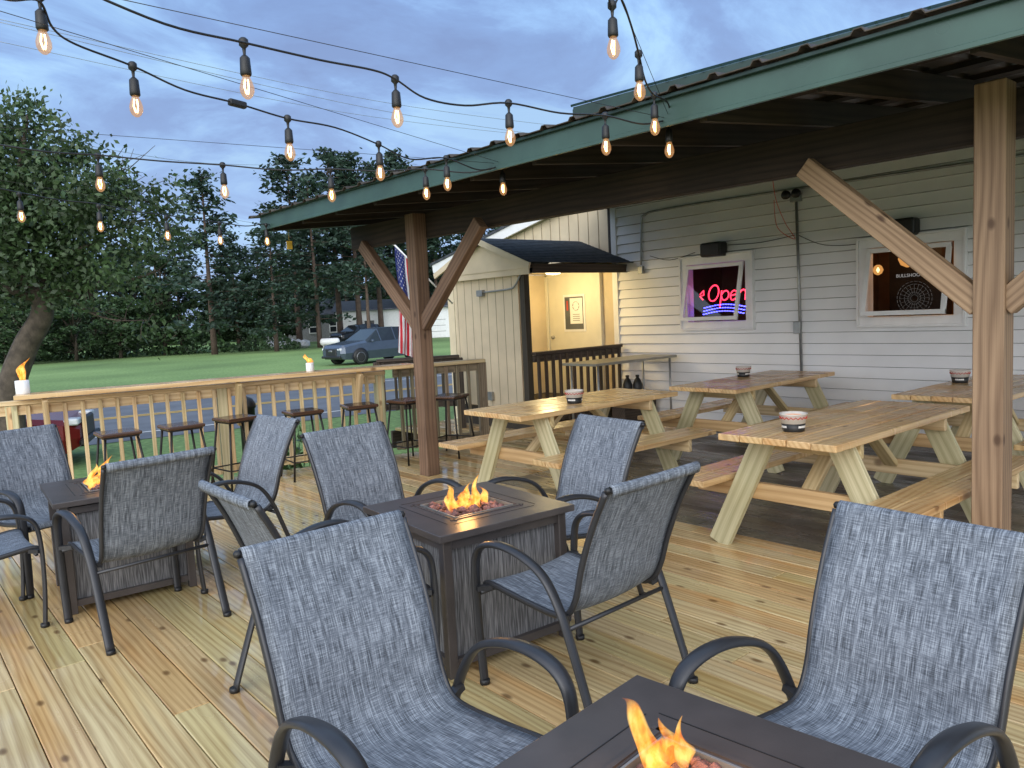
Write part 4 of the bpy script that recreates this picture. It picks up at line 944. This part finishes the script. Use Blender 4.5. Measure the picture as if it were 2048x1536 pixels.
tag(ms.build('distant_wood','leafD'),'far dark mass of woodland closing the view behind the lawn','wood',kind='stuff')
us=MB()
for i in range(5000):
    px=RU(-100,600); dep=RU(60,66); q=D(px,690,dep); us.leaf((q.x,q.y,GZ+RU(0,1.3+.8*math.sin(px*.05))),RU(.1,.25))
tag(us.build('undergrowth','leafD'),'low dark undergrowth along the far edge of the lawn','undergrowth',kind='stuff')
# apple tree
random.seed(21)
bp=D(20,830,11); at=thing('apple_tree',(bp.x,bp.y,GZ),'gnarled old apple tree leaning at the left edge with open twiggy branches','tree')
bt=MB(); Bz=V((bp.x,bp.y,GZ))
trunk=cr([Bz,D(20,800,11),D(48,700,11),D(84,630,11),D(78,580,11)],6); bt.sweep(trunk,.205,n=10,taper=lambda t:1-.38*t)
limbs=[[(78,600,11),(40,540,11),(15,470,10.8),(30,390,10.8),(45,300,10.9),(55,230,11)],[(80,595,11),(130,580,11),(200,572,11.2),(260,560,11.3),(320,540,11.4)],[(78,590,11),(110,520,11.2),(150,450,11.3),(215,405,11.3),(290,400,11.4),(345,440,11.5)],[(78,590,11),(60,540,11.3),(90,450,11.6),(110,370,11.7),(95,310,11.7)],[(110,520,11.2),(180,490,11),(250,470,10.9),(310,480,10.8)],[(78,600,11),(20,580,10.7),(-40,550,10.5),(-90,500,10.5)],[(215,405,11.3),(240,360,11.3),(235,330,11.3)],[(150,450,11.3),(210,460,11.6),(300,440,11.8),(390,480,11.9)],[(130,580,11),(170,620,11.1),(230,640,11.1),(300,640,11.2)]]
for i,l in enumerate(limbs): bt.sweep(cr([D(*p) for p in l],5),(.095,.065,.075,.07,.035,.07,.025,.028,.025)[i],n=7,taper=lambda t:1-.82*t)
for i in range(190):
    l=random.choice(limbs); k=random.randrange(1,len(l)); a=D(*l[k-1]).lerp(D(*l[k]),RU(0,1)); b=a+V((RU(-.5,.5),RU(-.4,.4),RU(-.3,.45)))
    bt.sweep([a,(a+b)/2+V((RU(-.08,.08),0,RU(-.05,.08))),b],.008,n=4,taper=lambda t:1-.6*t)
bt.build('trunk','bark',at)
lv=MB()
clumps=[(60,225,28,60),(35,205,15,40),(90,255,30,70),(30,300,60,400),(100,335,60,450),(60,400,85,800),(150,400,60,480),(20,470,85,760),(100,480,75,660),(190,370,45,220),(245,370,38,140),(215,440,50,250),(275,440,40,130),(160,540,55,360),(225,565,40,150),(45,550,65,560),(330,420,32,80),(305,490,32,80),(10,360,60,450),(140,300,30,100),(0,250,40,220),(-40,420,80,500),(-50,300,60,300),(120,580,45,200),(290,640,26,40),(370,480,26,50),(300,390,30,80),(180,300,20,30),(200,510,45,150),(260,510,35,80),(120,440,60,360),(0,590,50,260)]
for (px,py,r_,n_) in clumps:
    c=D(px,py,11+RU(-.6,.5)); rr=r_/140.
    subs=[c+V((random.gauss(0,.55),random.gauss(0,.55),random.gauss(0,.5)))*rr for _ in range(max(4,n_//18))]
    for k in range(int(n_*2.3)):
        sc_=random.choice(subs); q=sc_+V((random.gauss(0,.14),random.gauss(0,.14),random.gauss(0,.11)))
        lv.leaf(q,RU(.030,.058),None,min(1,max(0,.35+(q.z-c.z)*.35+RU(-.25,.4))))
lv.build('crown','leafA',at)
random.seed(3)
for k,(px,py,dep,h_,lb) in enumerate(((600,900,8.6,.95,'tall leafy weeds growing behind the railing near the middle post'),(560,930,8.3,.7,'lower leafy weeds beside the black bollard'),(700,890,8.9,.8,'leafy weeds behind the fifth stool'))):
    q=D(px,py,dep); t=thing('weed_plant',(q.x,q.y,GZ),lb,'plant','weeds behind the railing'); s=MB(); l=MB()
    for i in range(16):
        a=RU(0,6.28); r_=RU(0,.3); b=V((math.cos(a)*r_*.4,math.sin(a)*r_*.4,0)); e=V((math.cos(a)*r_,math.sin(a)*r_,h_*RU(.6,1.1))); s.sweep([b,e],.004,n=4)
        for j in range(16): l.leaf(b.lerp(e,RU(.15,1))+V((RU(-.06,.06),RU(-.06,.06),0)),RU(.03,.06),None)
    s.build('stems','weed',t,False); l.build('leaves','weed',t,False)
q=D(497,860,8.6); t=thing('bollard',(q.x,q.y,GZ),'black cylindrical bollard standing behind the railing left of the weeds','bollard')
MB().lathe([(.085,0),(.085,1.12),(.10,1.13),(.10,1.17),(.07,1.23),(.01,1.26)],(0,0,0),16).build('shaft','black',t,False)
MB().lathe([(.11,0),(.11,.08),(.088,.1)],(0,0,0),16).build('base','black',t,False)
